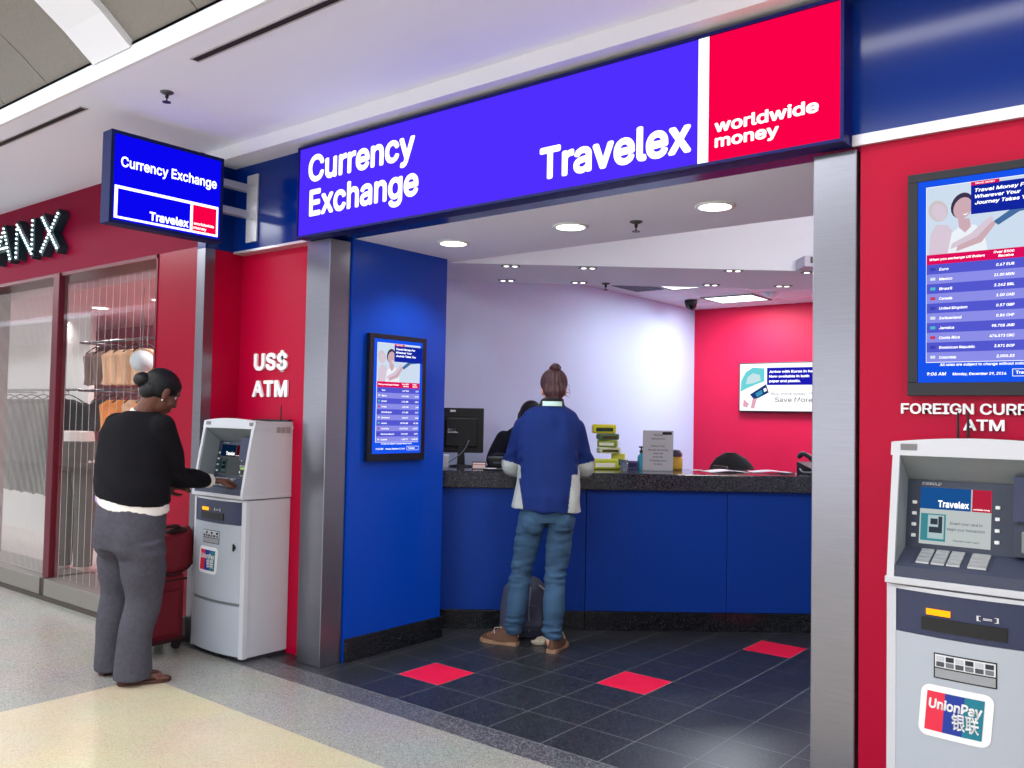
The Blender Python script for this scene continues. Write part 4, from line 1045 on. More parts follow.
# jacket: body, sleeves; pale grey side panels and sleeve undersides
def jack_wr(co, n):
    k = .012*nz(co, (13, 13, 3), 5)+.01*nz(co, (7, 7, 5), 8)+.009*nz(co, (14, 14, 5), 2)*max(0, min(1, (1.25-co.z)*4))
    k += .004*math.exp(-((co.z-.93)/.06)**2)*math.sin(co.x*60)
    if co.x < -.1 or co.x > .22: k += .005*math.sin(co.z*70+co.y*50)*math.exp(-((co.z-1.17)/.09)**2)
    return k
def jack_pick(c, n):
    arm = (c.x < -.125+.06*(1.3-c.z) or c.x > .255-.05*(1.3-c.z)) and c.z > 1.06
    tL = -.105-.02*(c.z-.86)*2; tR = .2+.0*(c.z-.86)
    if c.z > 1.515: return 2
    if arm:
        if c.z < 1.155+.25*(abs(c.x-.06)-.24) and c.y < .3: return 1
        return 0
    if c.z < 1.09 and (c.x < -.092-.16*(c.z-.86) or c.x > .182+.11*(c.z-.86)): return 1
    return 0
b = MB()
b.loft([(V(.058, .01, .858), V(.224, .0, -.014), V(0, .17, 0)), (V(.057, .012, .95), V(.214, 0, 0), V(0, .164, 0)), (V(.057, .025, 1.05), V(.2, 0, 0), V(0, .15, 0)), (V(.06, .045, 1.16), V(.197, 0, 0), V(0, .142, 0)), (V(.063, .062, 1.27), V(.203, 0, 0), V(0, .14, 0)),
        (V(.066, .075, 1.36), V(.202, 0, 0), V(0, .128, 0)), (V(.067, .085, 1.43), V(.196, 0, 0), V(0, .112, 0)), (V(.07, .094, 1.478), V(.168, 0, 0), V(0, .096, 0)), (V(.075, .104, 1.508), V(.118, 0, 0), V(0, .084, 0)), (V(.079, .11, 1.525), V(.086, 0, 0), V(0, .076, 0)), (V(.083, .118, 1.57), V(.076, 0, 0), V(0, .072, 0))], 32)
for s_, e_, w_ in ((shL, elL, wrL), (shR, elR, wrR)):
    b.limb([s_, s_*.5+e_*.5+V(.0, -.005, 0), e_, e_*.6+w_*.4, e_*.2+w_*.8], [.062, .068, .07, .064, .05], 18, 6)
jk = fuse(b, .007, 6, JACK, 'jacket', t, jack_wr, jack_pick)
b = MB(); 
pt = [V(.082+.092*math.sin(a), .112-.09*math.cos(a), 1.534) for a in [(-.75+1.5*i/10) for i in range(11)]]
b.add([p+V(0, -.004, -.015) for p in pt]+[p+V(0, -.0, .015) for p in pt], [[i, i+1, 12+i, 11+i] for i in range(10)]); obj('collar_patch', b, mat('reflective_pale_green', (196, 226, 214), .5), jk)
# hair with its topknot
HAIR = mat('auburn_hair', (66, 36, 40), .45, var=.3, vscale=14, stretch=(6, 6, 1.2), bump=.4, bscale=90)
b = MB()
b.ball(HC+HR @ V(0, -.02, .034), (.089, .104, .094), 24, R=HR); b.ball(HC+HR @ V(0, -.062, -.035), (.076, .056, .076), 18, R=HR)
b.ball(HC+HR @ V(0, -.062, -.09), (.046, .03, .045), 14, R=HR)
hr = fuse(b, .006, 4, HAIR, 'hair', t, lambda co, n: .0025*math.sin(math.atan2(co.x-HC.x, co.y-HC.y)*26))
hb = MB(); kc = HC+V(.006, -.03, .132)
hb.ball(kc, (.033, .034, .036), 18); hb.limb([kc+V(.03*math.cos(a), .03*math.sin(a), .012*math.sin(2*a)) for a in [i*.7 for i in range(10)]], [.011]*10, 8, 3)
hb.limb([kc+V(0, 0, -.02), HC+HR @ V(0, -.04, .1)], [.026, .034], 12)
fuse(hb, .005, 2, HAIR, 'topknot', hr, lambda co, n: .002*math.sin(co.x*300+co.z*260))
b = MB()
for i in range(4):
    q = HC+V(.078, -.03+.014*i, -.045+.02*i); b.limb([q, q+V(.014+.006*(i % 2), -.01, .006*(i-1)), q+V(.024+.004*(i % 3), -.006, -.012-.006*i)], [.0016, .0012, .0008], 6, 3)
obj('loose_strands', b, HAIR, hr)
# shoes
SHOE = [mat('brown_leather', (92, 62, 44), .55, var=.2, vscale=20), mat('tan_sole', (150, 118, 92), .7), mat('pale_lace', (196, 176, 160), .8)]
def shoe(parent, heel, ang, name='shoe', L=.265):
    Rz = Matrix.Rotation(ang, 3, 'Z'); h_ = Vector(heel)
    def T(x, y, z): return h_+Rz @ Vector((x, y, z))
    b = MB()
    outl = [(.0, -.005), (.03, .0), (.036, .05), (.034, .11), (.046, .18), (.042, .225), (.022, .258), (0, .265)]
    half = [(x, y) for x, y in outl]; pol = half+[(-x, y) for x, y in reversed(half[1:-1])]
    pol = [(x, y*L/.265) for x, y in pol]
    M = Matrix.Translation(h_) @ Rz.to_4x4()
    b.prism(pol, .001, .024, 1, 'z', M)
    b.loft([(T(0, .126, .022), Rz @ V(.043, 0, 0), Rz @ V(0, .132, 0)), (T(0, .122, .045), Rz @ V(.042, 0, 0), Rz @ V(0, .126, 0)), (T(0, .095, .07), Rz @ V(.036, 0, 0), Rz @ V(0, .09, 0)), (T(0, .062, .095), Rz @ V(.034, 0, 0), Rz @ V(0, .055, 0)), (T(0, .052, .112), Rz @ V(.033, 0, 0), Rz @ V(0, .046, 0))], 22, 0)
    o = obj(name, b, SHOE, parent)
    b = MB()
    for i in range(4): b.limb([T(-.026, .115+.028*i, .084-.011*i), T(0, .112+.03*i, .098-.012*i), T(.026, .118+.028*i, .084-.011*i)], [.003]*3, 6, 3)
    b.limb([T(.0, .12, .1), T(.03, .14, .1), T(.05, .12, .07)], [.0025]*3, 6, 3); b.limb([T(.0, .12, .1), T(-.03, .15, .1), T(-.05, .14, .07)], [.0025]*3, 6, 3)
    obj('laces', b, SHOE[2], o)
shoe(t, (ankL.x+.03, ankL.y-.03, 0), math.radians(64)); shoe(t, (ankR.x-.01, ankR.y-.055, 0), math.radians(-22))

# ------------------------------------------------------------------ woman at the cash machine
t = thing('person', 'woman in a black cardigan and grey trousers using the left cash machine', 'person', (-.6, -.83, 0))
SKD = mat('skin_dark', (98, 62, 50), .5, spec=.35)
HC = V(.1, .085, 1.545); HR = rotm((.12, .84, -.5))
shL, shR = V(-.2, -.0, 1.365), V(.165, .05, 1.36)
elR, wrR = V(.075, .2, 1.085), V(-.004, .465, 1.04)
elL, wrL = V(-.28, .06, 1.08), V(-.2, .27, 1.0)
hipL, hipR = V(-.11, -.01, .8), V(.112, -.01, .8)
kneL, ankL = V(-.16, .02, .43), V(-.178, -.0, .08)
kneR, ankR = V(.088, .03, .43), V(.085, -.03, .08)
b = MB()
head_into(b, HC, HR)
b.limb([V(.02, .01, 1.38), V(.055, .03, 1.45), HC+HR @ V(0, -.02, -.04)], [.07, .06, .058])
b.loft([(V(-.03, 0, .75), V(.16, 0, 0), V(0, .11, 0)), (V(-.03, 0, .95), V(.17, 0, 0), V(0, .12, 0)), (V(-.02, .01, 1.15), V(.165, .02, 0), V(0, .12, 0)), (V(.0, .02, 1.3), V(.15, .03, 0), V(0, .1, 0)), (V(.02, .02, 1.39), V(.07, .01, 0), V(0, .07, 0))], 20)
for h_, k_, a_ in ((hipL, kneL, ankL), (hipR, kneR, ankR)): b.limb([h_, (h_+k_)/2, k_, (k_+a_)/2+V(0, -.015, 0), a_], [.095, .085, .06, .06, .038])
for s_, e_, w_ in ((shL, elL, wrL), (shR, elR, wrR)): b.limb([s_, (s_+e_)/2, e_, (e_+w_)/2, w_], [.05, .046, .04, .038, .028])
hand_into(b, wrR+V(.004, .012, .0), V(.25, 1, -.05), V(0, -.1, -1), 1, .95, -1)
hand_into(b, wrL+V(.0, .012, .0), V(.3, 1, .1), V(.6, 0, -.8), 1, .7, 1)
for a_, d_ in ((ankL, V(-.05, 1, 0)), (ankR, V(.45, .9, 0))):
    d_ = d_.normalized(); sd_ = V(d_.y, -d_.x, 0)
    b.limb([a_, a_+V(0, 0, -.04), a_+d_*.07+V(0, 0, -.045), a_+d_*.14+V(0, 0, -.052)], [.037, .036, .032, .024], 12)
    for q in range(5):
        o_ = sd_*(.032-.016*q); L_ = (.045 if q else .052)-.004*q
        st_ = a_+d_*(.13-.004*q)+o_*.9+V(0, 0, -.056); b.limb([st_, st_+d_*L_+V(0, 0, -.002)], [.0115 if q else .014, .009 if q else .012], 8, 3)
    b.ball(a_-d_*.028+V(0, 0, -.05), (.03, .03, .022), 10)
fuse(b, .006, 2, SKD, 'body', t)
eyes(t, HC, HR)
# grey trousers, slightly flared
TRO = mat('grey_marl_trousers', (76, 75, 84), .95, spec=.15, var=.3, vscale=45, bump=.4, bscale=300)
b = MB()
b.loft([(V(-.015, .0, .985), V(.19, 0, 0), V(0, .15, 0)), (V(-.004, -.008, .88), V(.208, 0, 0), V(0, .168, 0)), (V(.0, -.012, .79), V(.214, 0, 0), V(0, .17, 0)), (V(.0, -.01, .7), V(.212, 0, 0), V(0, .15, 0))], 30)
for s_ in (-.095, .1): b.ball(V(s_, -.036, .77), (.112, .125, .16), 20)
for h_, k_, a_ in ((hipL, kneL, ankL), (hipR, kneR, ankR)):
    b.limb([h_+V(0, 0, -.04), h_*.5+k_*.5, k_, k_*.5+a_*.5+V(0, -.012, 0), V(a_.x, a_.y+.012, .03)], [(.122, .124), (.115, .116), (.093, .09), (.088, .086), (.098, .1)], 22, 6, round_ends=False)
fuse(b, .008, 6, TRO, 'trousers', t, lambda co, n: .005*nz(co, (8, 8, 5), 2)+.004*math.sin(co.z*60+co.x*22)*math.exp(-((co.z-.68)/.07)**2)+.004*nz(co, (12, 12, 9), 4)*(1 if co.z < .3 else .4))
# white shirt showing under the cardigan, lilac edge
SHIRT = [mat('white_cotton', (226, 222, 214), .85), mat('lilac_cotton', (166, 140, 190), .85)]
b = MB()
b.loft([(V(-.018, .005, .93), V(.222, 0, -.045), V(0, .178, 0)), (V(-.02, .005, .99), V(.216, 0, -.03), V(0, .172, 0)), (V(-.02, .01, 1.08), V(.195, 0, 0), V(0, .15, 0)), (V(0, .02, 1.3), V(.15, .03, 0), V(0, .1, 0))], 32)
b.limb([V(.02, .008, 1.38), V(.042, .022, 1.432)], [.08, .07], 18, round_ends=False)
b.limb([elR*.25+wrR*.75, wrR+V(0, -.0, 0)], [.042, .042], 16, round_ends=False)
b.limb([elL*.25+wrL*.75, wrL], [.042, .042], 16, round_ends=False)
fuse(b, .008, 3, SHIRT, 'shirt', t, lambda co, n: .003*nz(co, (12, 12, 6), 7), lambda c, n: 1 if c.y < .06 and c.z < .93-.2*(c.x+.018)+.045*max(0, min(1, (-.03-c.x)/.08)) and c.x < -.03 else 0)
# black cardigan
KNIT = mat('black_knit', (20, 19, 24), .95, spec=.2, bump=.5, bscale=160)
b = MB()
b.loft([(V(-.02, .005, .975), V(.226, .0, -.042), V(0, .182, 0)), (V(-.022, .0, 1.04), V(.23, 0, -.02), V(0, .182, 0)), (V(-.03, .0, 1.12), V(.224, .02, 0), V(0, .17, 0)), (V(-.022, .008, 1.22), V(.22, .03, 0), V(0, .158, 0)), (V(-.014, .012, 1.32), V(.218, .035, 0), V(0, .15, 0)),
        (V(-.006, .012, 1.385), V(.185, .03, 0), V(0, .13, 0)), (V(.012, .014, 1.42), V(.128, .02, 0), V(0, .1, 0)), (V(.028, .018, 1.438), V(.088, .01, 0), V(0, .08, 0))], 32)
b.limb([shR, shR*.5+elR*.5+V(.015, -.0, 0), elR, elR*.5+wrR*.5, elR*.2+wrR*.8], [.072, .07, .062, .055, .047], 18, 6)
b.limb([shL, shL*.5+elL*.5, elL, elL*.5+wrL*.5, elL*.2+wrL*.8], [.072, .07, .062, .055, .047], 18, 6)
cd = fuse(b, .008, 6, KNIT, 'cardigan', t, lambda co, n: .005*nz(co, (9, 9, 5), 11)+.003*math.sin(co.z*55+co.x*40)*math.exp(-((co.z-1.07)/.08)**2))
# black hair drawn back into a bun, earring
BH = mat('black_hair', (10, 9, 13), .5, spec=.35, bump=.3, bscale=120)
b = MB()
b.ball(HC+HR @ V(0, -.018, .038), (.083, .103, .086), 24, R=HR); b.ball(HC+HR @ V(0, -.06, -.02), (.068, .055, .06), 18, R=HR)
b.ball(HC+HR @ V(0, .03, .058), (.072, .052, .042), 16, R=HR); b.ball(HC+HR @ V(0, -.03, -.005), (.081, .07, .06), 16, R=HR)
hr = fuse(b, .006, 4, BH, 'hair', t)
b = MB(); kc = HC+HR @ V(-.02, -.118, .005); b.ball(kc, (.05, .045, .042), 18); b.limb([kc+HR @ V(.035*math.cos(a), .012*math.sin(2*a), .03*math.sin(a)) for a in [i*.7 for i in range(10)]], [.015]*10, 8, 3)
fuse(b, .006, 3, BH, 'bun', hr)
for q in (-1, 1):
    b = MB(); b.ball(HC+HR @ V(.08*q, .0, -.052), .006, 10); obj('earring', b, mat('silver_earring', (230, 230, 235), .2, metal=.9), t)
# flip flops
FF = mat('brown_rubber', (70, 40, 32), .6)
for a_, d_ in ((ankL, V(-.05, 1, 0)), (ankR, V(.45, .9, 0))):
    d_ = d_.normalized(); ang = math.atan2(-d_.x, d_.y); Rz = Matrix.Rotation(ang, 3, 'Z'); h_ = V(a_.x, a_.y, 0)-d_*.06
    outl = [(0, -.005), (.026, .002), (.034, .03), (.032, .1), (.044, .17), (.044, .22), (.028, .252), (0, .262)]
    pol = outl+[(-x, y) for x, y in reversed(outl[1:-1])]
    b = MB(); b.prism(pol, .001, .02, 0, 'z', Matrix.Translation(h_) @ Rz.to_4x4()); so = obj('flip_flop', b, FF, t)
    b = MB(); T = lambda x, y, z: h_+Rz @ V(x, y, z)
    b.limb([T(-.036, .11, .018), T(-.026, .16, .052), T(-.004, .205, .045), T(-.002, .215, .018)], [.006]*4, 8, 4); b.limb([T(.036, .11, .018), T(.026, .16, .056), T(.0, .205, .045), T(-.002, .215, .018)], [.006]*4, 8, 4)
    obj('thong_strap', b, FF, so)

# ------------------------------------------------------------------ member of staff behind the counter
fw = -KN
t = thing('person', 'dark haired staff member in black bending over behind the counter, half hidden by the customer', 'person', K(.56, .93, 0), KROT+PI)
HC = V(-.03, .15, 1.44); HR = rotm((.0, .45, -.89), (0, .8, .4))
b = MB(); head_into(b, HC, HR)
b.limb([V(0, .0, 1.3), V(-.01, .05, 1.38), HC+HR @ V(0, -.02, -.04)], [.065, .055, .052])
b.loft([(V(0, -.12, .8), V(.15, 0, 0), V(0, .1, 0)), (V(0, -.08, 1.0), V(.15, 0, 0), V(0, .1, 0)), (V(0, -.03, 1.2), V(.15, 0, 0), V(0, .1, 0)), (V(0, 0, 1.33), V(.07, 0, 0), V(0, .06, 0))], 20)
for q in (-1, 1):
    b.limb([V(.09*q, -.12, .82), V(.1*q, -.1, .44), V(.1*q, -.12, .08)], [.09, .06, .04]); b.limb([V(.1*q, -.12, .07), V(.11*q, .02, .04)], [.036, .026])
    b.limb([V(.17*q, .0, 1.28), V(.25*q, .03, 1.1), V(.16*q, .22, 1.12)], [.045, .038, .028])
    hand_into(b, V(.155*q, .235, 1.118), V(-.4*q, 1, -.15), V(0, 0, -1), 1, .4, q)
fuse(b, .006, 2, SKIN, 'body', t); eyes(t, HC, HR)
BT = mat('black_uniform', (14, 18, 34), .85, bump=.2, bscale=260)
b = MB()
b.loft([(V(0, -.12, .82), V(.19, 0, 0), V(0, .14, 0)), (V(0, -.09, .98), V(.19, 0, 0), V(0, .14, 0)), (V(0, -.05, 1.14), V(.2, 0, 0), V(0, .14, 0)), (V(0, -.02, 1.26), V(.2, 0, 0), V(0, .125, 0)), (V(0, .0, 1.34), V(.14, 0, 0), V(0, .1, 0)), (V(-.005, .05, 1.385), V(.085, 0, 0), V(0, .085, 0)), (V(-.005, .08, 1.42), V(.07, 0, 0), V(0, .075, 0))], 28)
for q in (-1, 1): b.limb([V(.17*q, -.0, 1.27), V(.215*q, .015, 1.19), V(.255*q, .03, 1.1), V(.2*q, .14, 1.115), V(.17*q, .2, 1.12)], [.07, .068, .06, .052, .044], 16)
b.ball((-.015, .07, 1.37), (.085, .1, .075), 16)
fuse(b, .008, 5, BT, 'shirt', t, lambda co, n: .004*nz(co, (9, 9, 6), 3))
b = MB()
b.loft([(V(0, -.12, .9), V(.175, 0, 0), V(0, .13, 0)), (V(0, -.125, .8), V(.185, 0, 0), V(0, .14, 0))], 24)
for q in (-1, 1): b.limb([V(.09*q, -.12, .8), V(.1*q, -.1, .44), V(.1*q, -.12, .06)], [.105, .078, .07], 16, round_ends=False)
fuse(b, .009, 4, mat('black_trousers', (16, 16, 22), .9), 'trousers', t)
b = MB(); b.ball(HC+HR @ V(0, -.014, .036), (.092, .112, .096), 22, R=HR); b.ball(HC+HR @ V(0, -.06, -.05), (.08, .065, .09), 18, R=HR); b.ball(HC+HR @ V(.075, -.02, -.05), (.03, .062, .09), 14, R=HR); b.ball(HC+HR @ V(-.075, -.02, -.05), (.03, .062, .09), 14, R=HR)
fuse(b, .007, 4, BH, 'hair', t)
for q in (-1, 1):
    b = MB(); Rz = Matrix.Rotation(0, 3, 'Z'); c_ = V(.105*q, -.02, 0)
    b.loft([(c_+V(0, 0, .002), V(.045, 0, 0), V(0, .135, 0)), (c_+V(0, 0, .04), V(.043, 0, 0), V(0, .13, 0)), (c_+V(0, -.05, .075), V(.036, 0, 0), V(0, .07, 0)), (c_+V(0, -.07, .09), V(.034, 0, 0), V(0, .05, 0))], 18); obj('shoe', b, BLACKP, t)

#@@LUGGAGE
# ================================================================== LUGGAGE
MAR = mat('maroon_fabric', (122, 18, 36), .75, var=.1, vscale=20, bump=.25, bscale=320); MARD = mat('dark_maroon_trim', (62, 12, 22), .7)
t = thing('suitcase', 'maroon upright trolley case standing behind the woman in black', 'suitcase', (-1.05, -.505, 0), .1)
b = MB(); b.box((-.11, -.17, .055), (.11, .215, .465), bev=.04, seg=4); obj('shell', b, MAR, t)
b = MB(); b.box((.1, -.14, .1), (.135, .16, .36), bev=.015, seg=3); obj('front_pocket', b, MAR, t)
b = MB(); b.box((-.113, -.173, .415), (.113, .218, .427), bev=.004); b.box((-.113, -.173, .05), (.113, .218, .075), bev=.01); obj('trim_band', b, MARD, t)
for sx in (-.085, .085):
    for sy in (-.13, .17):
        b = MB(); b.box((sx-.015, sy-.02, .04), (sx+.015, sy+.02, .07), bev=.005); b.cyl((sx-.012, sy, .026), (sx+.012, sy, .026), .0255, n=18); obj('wheel', b, mat('wheel_dark', (40, 26, 28), .6), t)
for sy in (-.06, .08):
    b = MB(); b.cyl((-.125, sy, .3), (-.125, sy, .82), .007, n=10); obj('handle_rod', b, mat('rod_grey', (70, 70, 74), .35, metal=.7), t)
b = MB(); b.limb([(-.125, -.07, .82), (-.125, -.03, .835), (-.125, .05, .835), (-.125, .09, .82)], [.013]*4, 10); obj('pull_handle', b, BLACKP, t)
t = thing('travel_bag', 'maroon soft bag resting on the trolley case beside the left cash machine', 'bag', (-1.035, -.405, .467), .1)
b = MB(); b.loft([(V(0, 0, .0), V(.09, 0, 0), V(0, .165, 0)), (V(0, 0, .03), V(.105, 0, 0), V(0, .185, 0)), (V(.0, .01, .12), V(.1, 0, 0), V(0, .18, .02)), (V(-.0, .02, .2), V(.075, 0, 0), V(0, .175, .03)), (V(-.0, .02, .235), V(.03, 0, 0), V(0, .16, .035))], 28, pw=.7)
fuse(b, .008, 4, MAR, 'bag_body', t, lambda co, n: .006*nz(co, (12, 12, 10), 6))
b = MB(); b.limb([(.02, -.1, .2), (.05, -.05, .265), (.05, .06, .275), (.02, .12, .235)], [.011]*4, 10); obj('carry_handle', b, MARD, t)
b = MB(); b.ball((.0, .08, .225), (.05, .075, .035), 14); b.limb([(.02, .02, .23), (.06, .07, .25), (.03, .13, .24)], [.018]*3, 10); fuse(b, .006, 2, mat('dark_scarf', (36, 10, 16), .9), 'folded_scarf', t, lambda co, n: .004*nz(co, (30, 30, 30), 2))
b = MB(); b.limb([(.09, -.12, .04), (.105, -.05, .0), (.1, .06, .0), (.092, .15, .05)], [.007]*4, 8); obj('strap', b, MARD, t)
# backpack between the customer's feet
BP = mat('dark_backpack_cloth', (66, 70, 88), .8, var=.1, vscale=16, bump=.2, bscale=240)
t = thing('backpack', 'dark backpack standing on the floor between the legs of the customer', 'backpack', (.385, 1.375, 0), math.radians(38.73))
b = MB(); b.loft([(V(0, 0, .004), V(.14, 0, 0), V(0, .09, 0)), (V(0, 0, .05), V(.17, 0, 0), V(0, .11, 0)), (V(0, .01, .2), V(.165, 0, 0), V(0, .1, 0)), (V(0, .02, .31), V(.145, 0, 0), V(0, .085, 0)), (V(0, .03, .37), V(.09, 0, 0), V(0, .055, 0)), (V(0, .035, .39), V(.03, 0, 0), V(0, .03, 0))], 28, pw=.8)
fuse(b, .008, 4, BP, 'bag_body', t, lambda co, n: .005*nz(co, (12, 12, 8), 9))
b = MB(); b.loft([(V(0, -.1, .05), V(.11, 0, 0), V(0, .02, 0)), (V(0, -.112, .1), V(.115, 0, 0), V(0, .03, 0)), (V(0, -.1, .22), V(.1, 0, 0), V(0, .022, 0))], 20, pw=.7); fuse(b, .007, 3, BP, 'front_pocket', t)
for q in (-.05, .03):
    b = MB(); b.limb([(q, -.08, .33), (q-.01, -.135, .2), (q-.005, -.125, .06)], [.004]*3, 8); obj('zip', b, mat('zip_grey', (120, 120, 130), .4), t)
b = MB(); b.limb([(.09, -.05, .34), (.16, -.08, .28), (.17, -.1, .19)], [.006, .006, .006], 8); obj('side_strap', b, mat('pale_strap', (180, 178, 176), .7), t)
b = MB(); b.limb([(-.03, .03, .38), (0, .03, .42), (.03, .03, .38)], [.007]*3, 8); obj('grab_loop', b, BP, t)
t = thing('folded_cloth', 'small pale crumpled cloth on the floor between the brown shoes of the customer', 'cloth', (.595, 1.26, 0), .5)
b = MB(); b.loft([(V(0, 0, .001), V(.05, 0, 0), V(0, .03, 0)), (V(0, 0, .02), V(.056, 0, 0), V(0, .036, 0)), (V(.0, 0, .04), V(.034, 0, .01), V(0, .024, 0)), (V(.0, 0, .048), V(.018, 0, 0), V(0, .01, 0))], 22)
fuse(b, .005, 1, mat('pale_cloth', (176, 166, 146), .85), 'cloth', t, lambda co, n: .011*nz(co, (45, 45, 45), 4) if co.z > .012 else 0)

#@@SHOPFILL
# ================================================================== INSIDE THE NEIGHBOURING SHOP
def mannequin(x, y, label, legs, top, rot=0.0, white=True):
    t = thing('mannequin', label, 'mannequin', (x, y, .102), rot)
    P_ = mat('mannequin_white', (226, 214, 206), .4); 
    b = MB()
    b.loft([(V(0, 0, .9), V(.15, 0, 0), V(0, .1, 0)), (V(0, .0, 1.0), V(.135, 0, 0), V(0, .095, 0)), (V(0, .0, 1.075), V(.12, 0, 0), V(0, .085, 0))], 20)
    for q in (-1, 1):
        b.limb([V(.08*q, 0, .86), V(.085*q, .0, .48), V(.09*q, -.01, .06)], [.09, .06, .038]); b.limb([V(.09*q, -.01, .05), V(.095*q, .12, .025)], [.034, .024])
    fuse(b, .007, 2, P_, 'figure', t)
    b = MB()
    b.loft([(V(0, 0, 1.0), V(.15, 0, 0), V(0, .105, 0)), (V(0, 0, .88), V(.17, 0, 0), V(0, .125, 0)), (V(0, 0, .78), V(.165, 0, 0), V(0, .115, 0))], 24)
    for q in (-1, 1): b.limb([V(.08*q, 0, .83), V(.085*q, .005, .48), V(.092*q, -.01, .07)], [.1, .075, .066], 16, round_ends=False)
    fuse(b, .008, 4, legs, 'jeans', t, lambda co, n: .004*nz(co, (12, 12, 12), 3))
    if top:
        b = MB(); b.loft([(V(0, 0, 1.03), V(.135, 0, 0), V(0, .1, 0)), (V(0, .0, 1.16), V(.14, 0, 0), V(0, .105, 0)), (V(0, .01, 1.3), V(.162, 0, 0), V(0, .112, 0)), (V(0, .0, 1.41), V(.12, 0, 0), V(0, .075, 0))], 24); fuse(b, .008, 3, top, 'top', t)
    b = MB(); b.lathe([(.16, 0), (.16, .012), (.02, .016)], (0, -.02, 0)); obj('base_plate', b, STEEL, t)
    return t
JG = mat('washed_grey_denim', (92, 86, 82), .85, var=.25, vscale=9)
m_ = mannequin(-3.26, .1, 'legs only mannequin in washed grey jeans standing behind the shop glass', JG, None, .4); m_.scale = (1.1, 1.1, 1.08)
def rail(x0, x1, y, z, label):
    t = thing('clothes_rail', label, 'rail', ((x0+x1)/2, y, z), 0, 'clothes rails in the neighbouring shop'); w = (x1-x0)/2
    b = MB(); b.cyl((-w, 0, 0), (w, 0, 0), .012, n=12); obj('bar', b, STEEL, t)
    for q in (-1, 1):
        b = MB(); b.limb([V(w*q, 0, 0), V(w*q, .01, -.01), V(w*q, (1.0 if x0 < -5 else 2.0)-y-.002, -.01)], [.01]*3, 8); obj('bracket', b, STEEL, t)
def garment(x, y, z, L, w, m, label, group, rot=0.0, straps=False):
    t = thing('hanging_garment', label, 'garment', (x, y, z), rot, group)
    b = MB(); b.limb([V(0, 0, -.004), V(.008, 0, .018), V(0, 0, .026), V(-.012, 0, .016)], [.003]*4, 6); b.limb([V(-w*.8, 0, -.075), V(0, 0, -.005), V(w*.8, 0, -.075)], [.006]*3, 8); obj('hanger', b, BLACKP, t)
    b = MB(); b.loft([(V(0, 0, -.05), V(.05, 0, 0), V(0, .03, 0)), (V(0, 0, -.1), V(w, 0, 0), V(0, .045, 0)), (V(0, 0, -.3), V(w*.85, 0, 0), V(0, .05, 0)), (V(0, 0, -L), V(w*1.02, 0, 0), V(0, .06, 0))], 24, pw=.8)
    if not straps:
        for q in (-1, 1): b.limb([V(w*.85*q, 0, -.12), V(w*1.12*q, 0, -.3), V(w*1.15*q, 0, -.5*min(1, L/.6))], [.05, .045, .042], 10)
    fuse(b, .009, 3, m, 'cloth', t, lambda co, n: .008*math.sin(co.x*70+2*nz(co, (5, 5, 3), 2))*min(1, max(0, (-co.z-.1)*3)))
    return t
rail(-4.2, -2.85, .62, 2.06, 'upper steel clothes rail inside the right window of the shop')
BEI = mat('beige_cloth', (226, 186, 150), .85); GRY = mat('taupe_cloth', (136, 112, 106), .85); ORA = mat('orange_cloth', (240, 150, 70), .8); BLK = mat('dark_cloth', (46, 34, 40), .9)
cols = [(GRY, 'taupe top hanging first from the left on the upper rail'), (GRY, 'taupe top hanging second from the left on the upper rail'), (BEI, 'beige top hanging third from the left on the upper rail'), (BEI, 'beige top hanging fourth from the left on the upper rail'), (BEI, 'beige top hanging fifth from the left on the upper rail'), (BEI, 'beige top hanging last on the right of the upper rail')]
for k, (m, lab) in enumerate(cols): garment(-4.05+.17*k, .62, 2.02, .36, .12, m, lab, 'tops on the upper rail', 1.2, True)
rail(-4.2, -2.85, .66, 1.62, 'lower steel clothes rail inside the right window of the shop')
cols = [(BLK, 'dark top hanging first from the left on the lower rail'), (ORA, 'orange top hanging second from the left on the lower rail'), (ORA, 'orange top hanging third from the left on the lower rail'), (BEI, 'beige top hanging fourth from the left on the lower rail'), (ORA, 'orange top hanging last on the right of the lower rail')]
for k, (m, lab) in enumerate(cols): garment(-4.0+.2*k, .66, 1.58, .34, .12, m, lab, 'tops on the lower rail', 1.2, True)
rail(-6.2, -4.2, .55, 1.62, 'added steel rail of the dark coats standing in for reflections in the left shop window')
lab = ['first from the left', 'second from the left', 'third from the left', 'fourth from the left', 'fifth from the left', 'last on the right']
for k in range(6): garment(-5.75+.26*k, .55, 1.58, .95, .17, mat('coat_%d' % (k % 3), ((20, 18, 20), (34, 28, 28), (18, 18, 24))[k % 3], .9), 'dark coat standing in for a reflected person in the left shop window, '+lab[k], 'dark coats standing in for reflected people', .9)  # coats made up in place of people reflected in the glass
t = thing('paper_lantern', 'pale round paper lantern hanging inside the right shop window', 'lantern', (-2.66, .3, 1.83))
b = MB(); b.ball((0, 0, 0), (.09, .09, .085), 24); obj('shade', b, mat('lantern_paper', (214, 224, 228), .7), t)
b = MB(); b.cyl((0, 0, .083), (0, 0, .588), .003, n=6); obj('cable', b, GREYP, t)
t = thing('framed_picture', 'small framed grey picture high on the pink wall of the shop', 'picture', (-4.75, 1.998, 2.18))
b = MB(); b.box((-.24, -.03, -.14), (.24, -.001, .14), bev=.006); obj('frame', b, mat('frame_pale', (232, 210, 214), .5), t)
b = MB(); b.box((-.2, -.033, -.11), (.2, -.029, .11)); obj('print', b, mat('print_grey', (120, 116, 116), .6, var=.4, vscale=9), t)
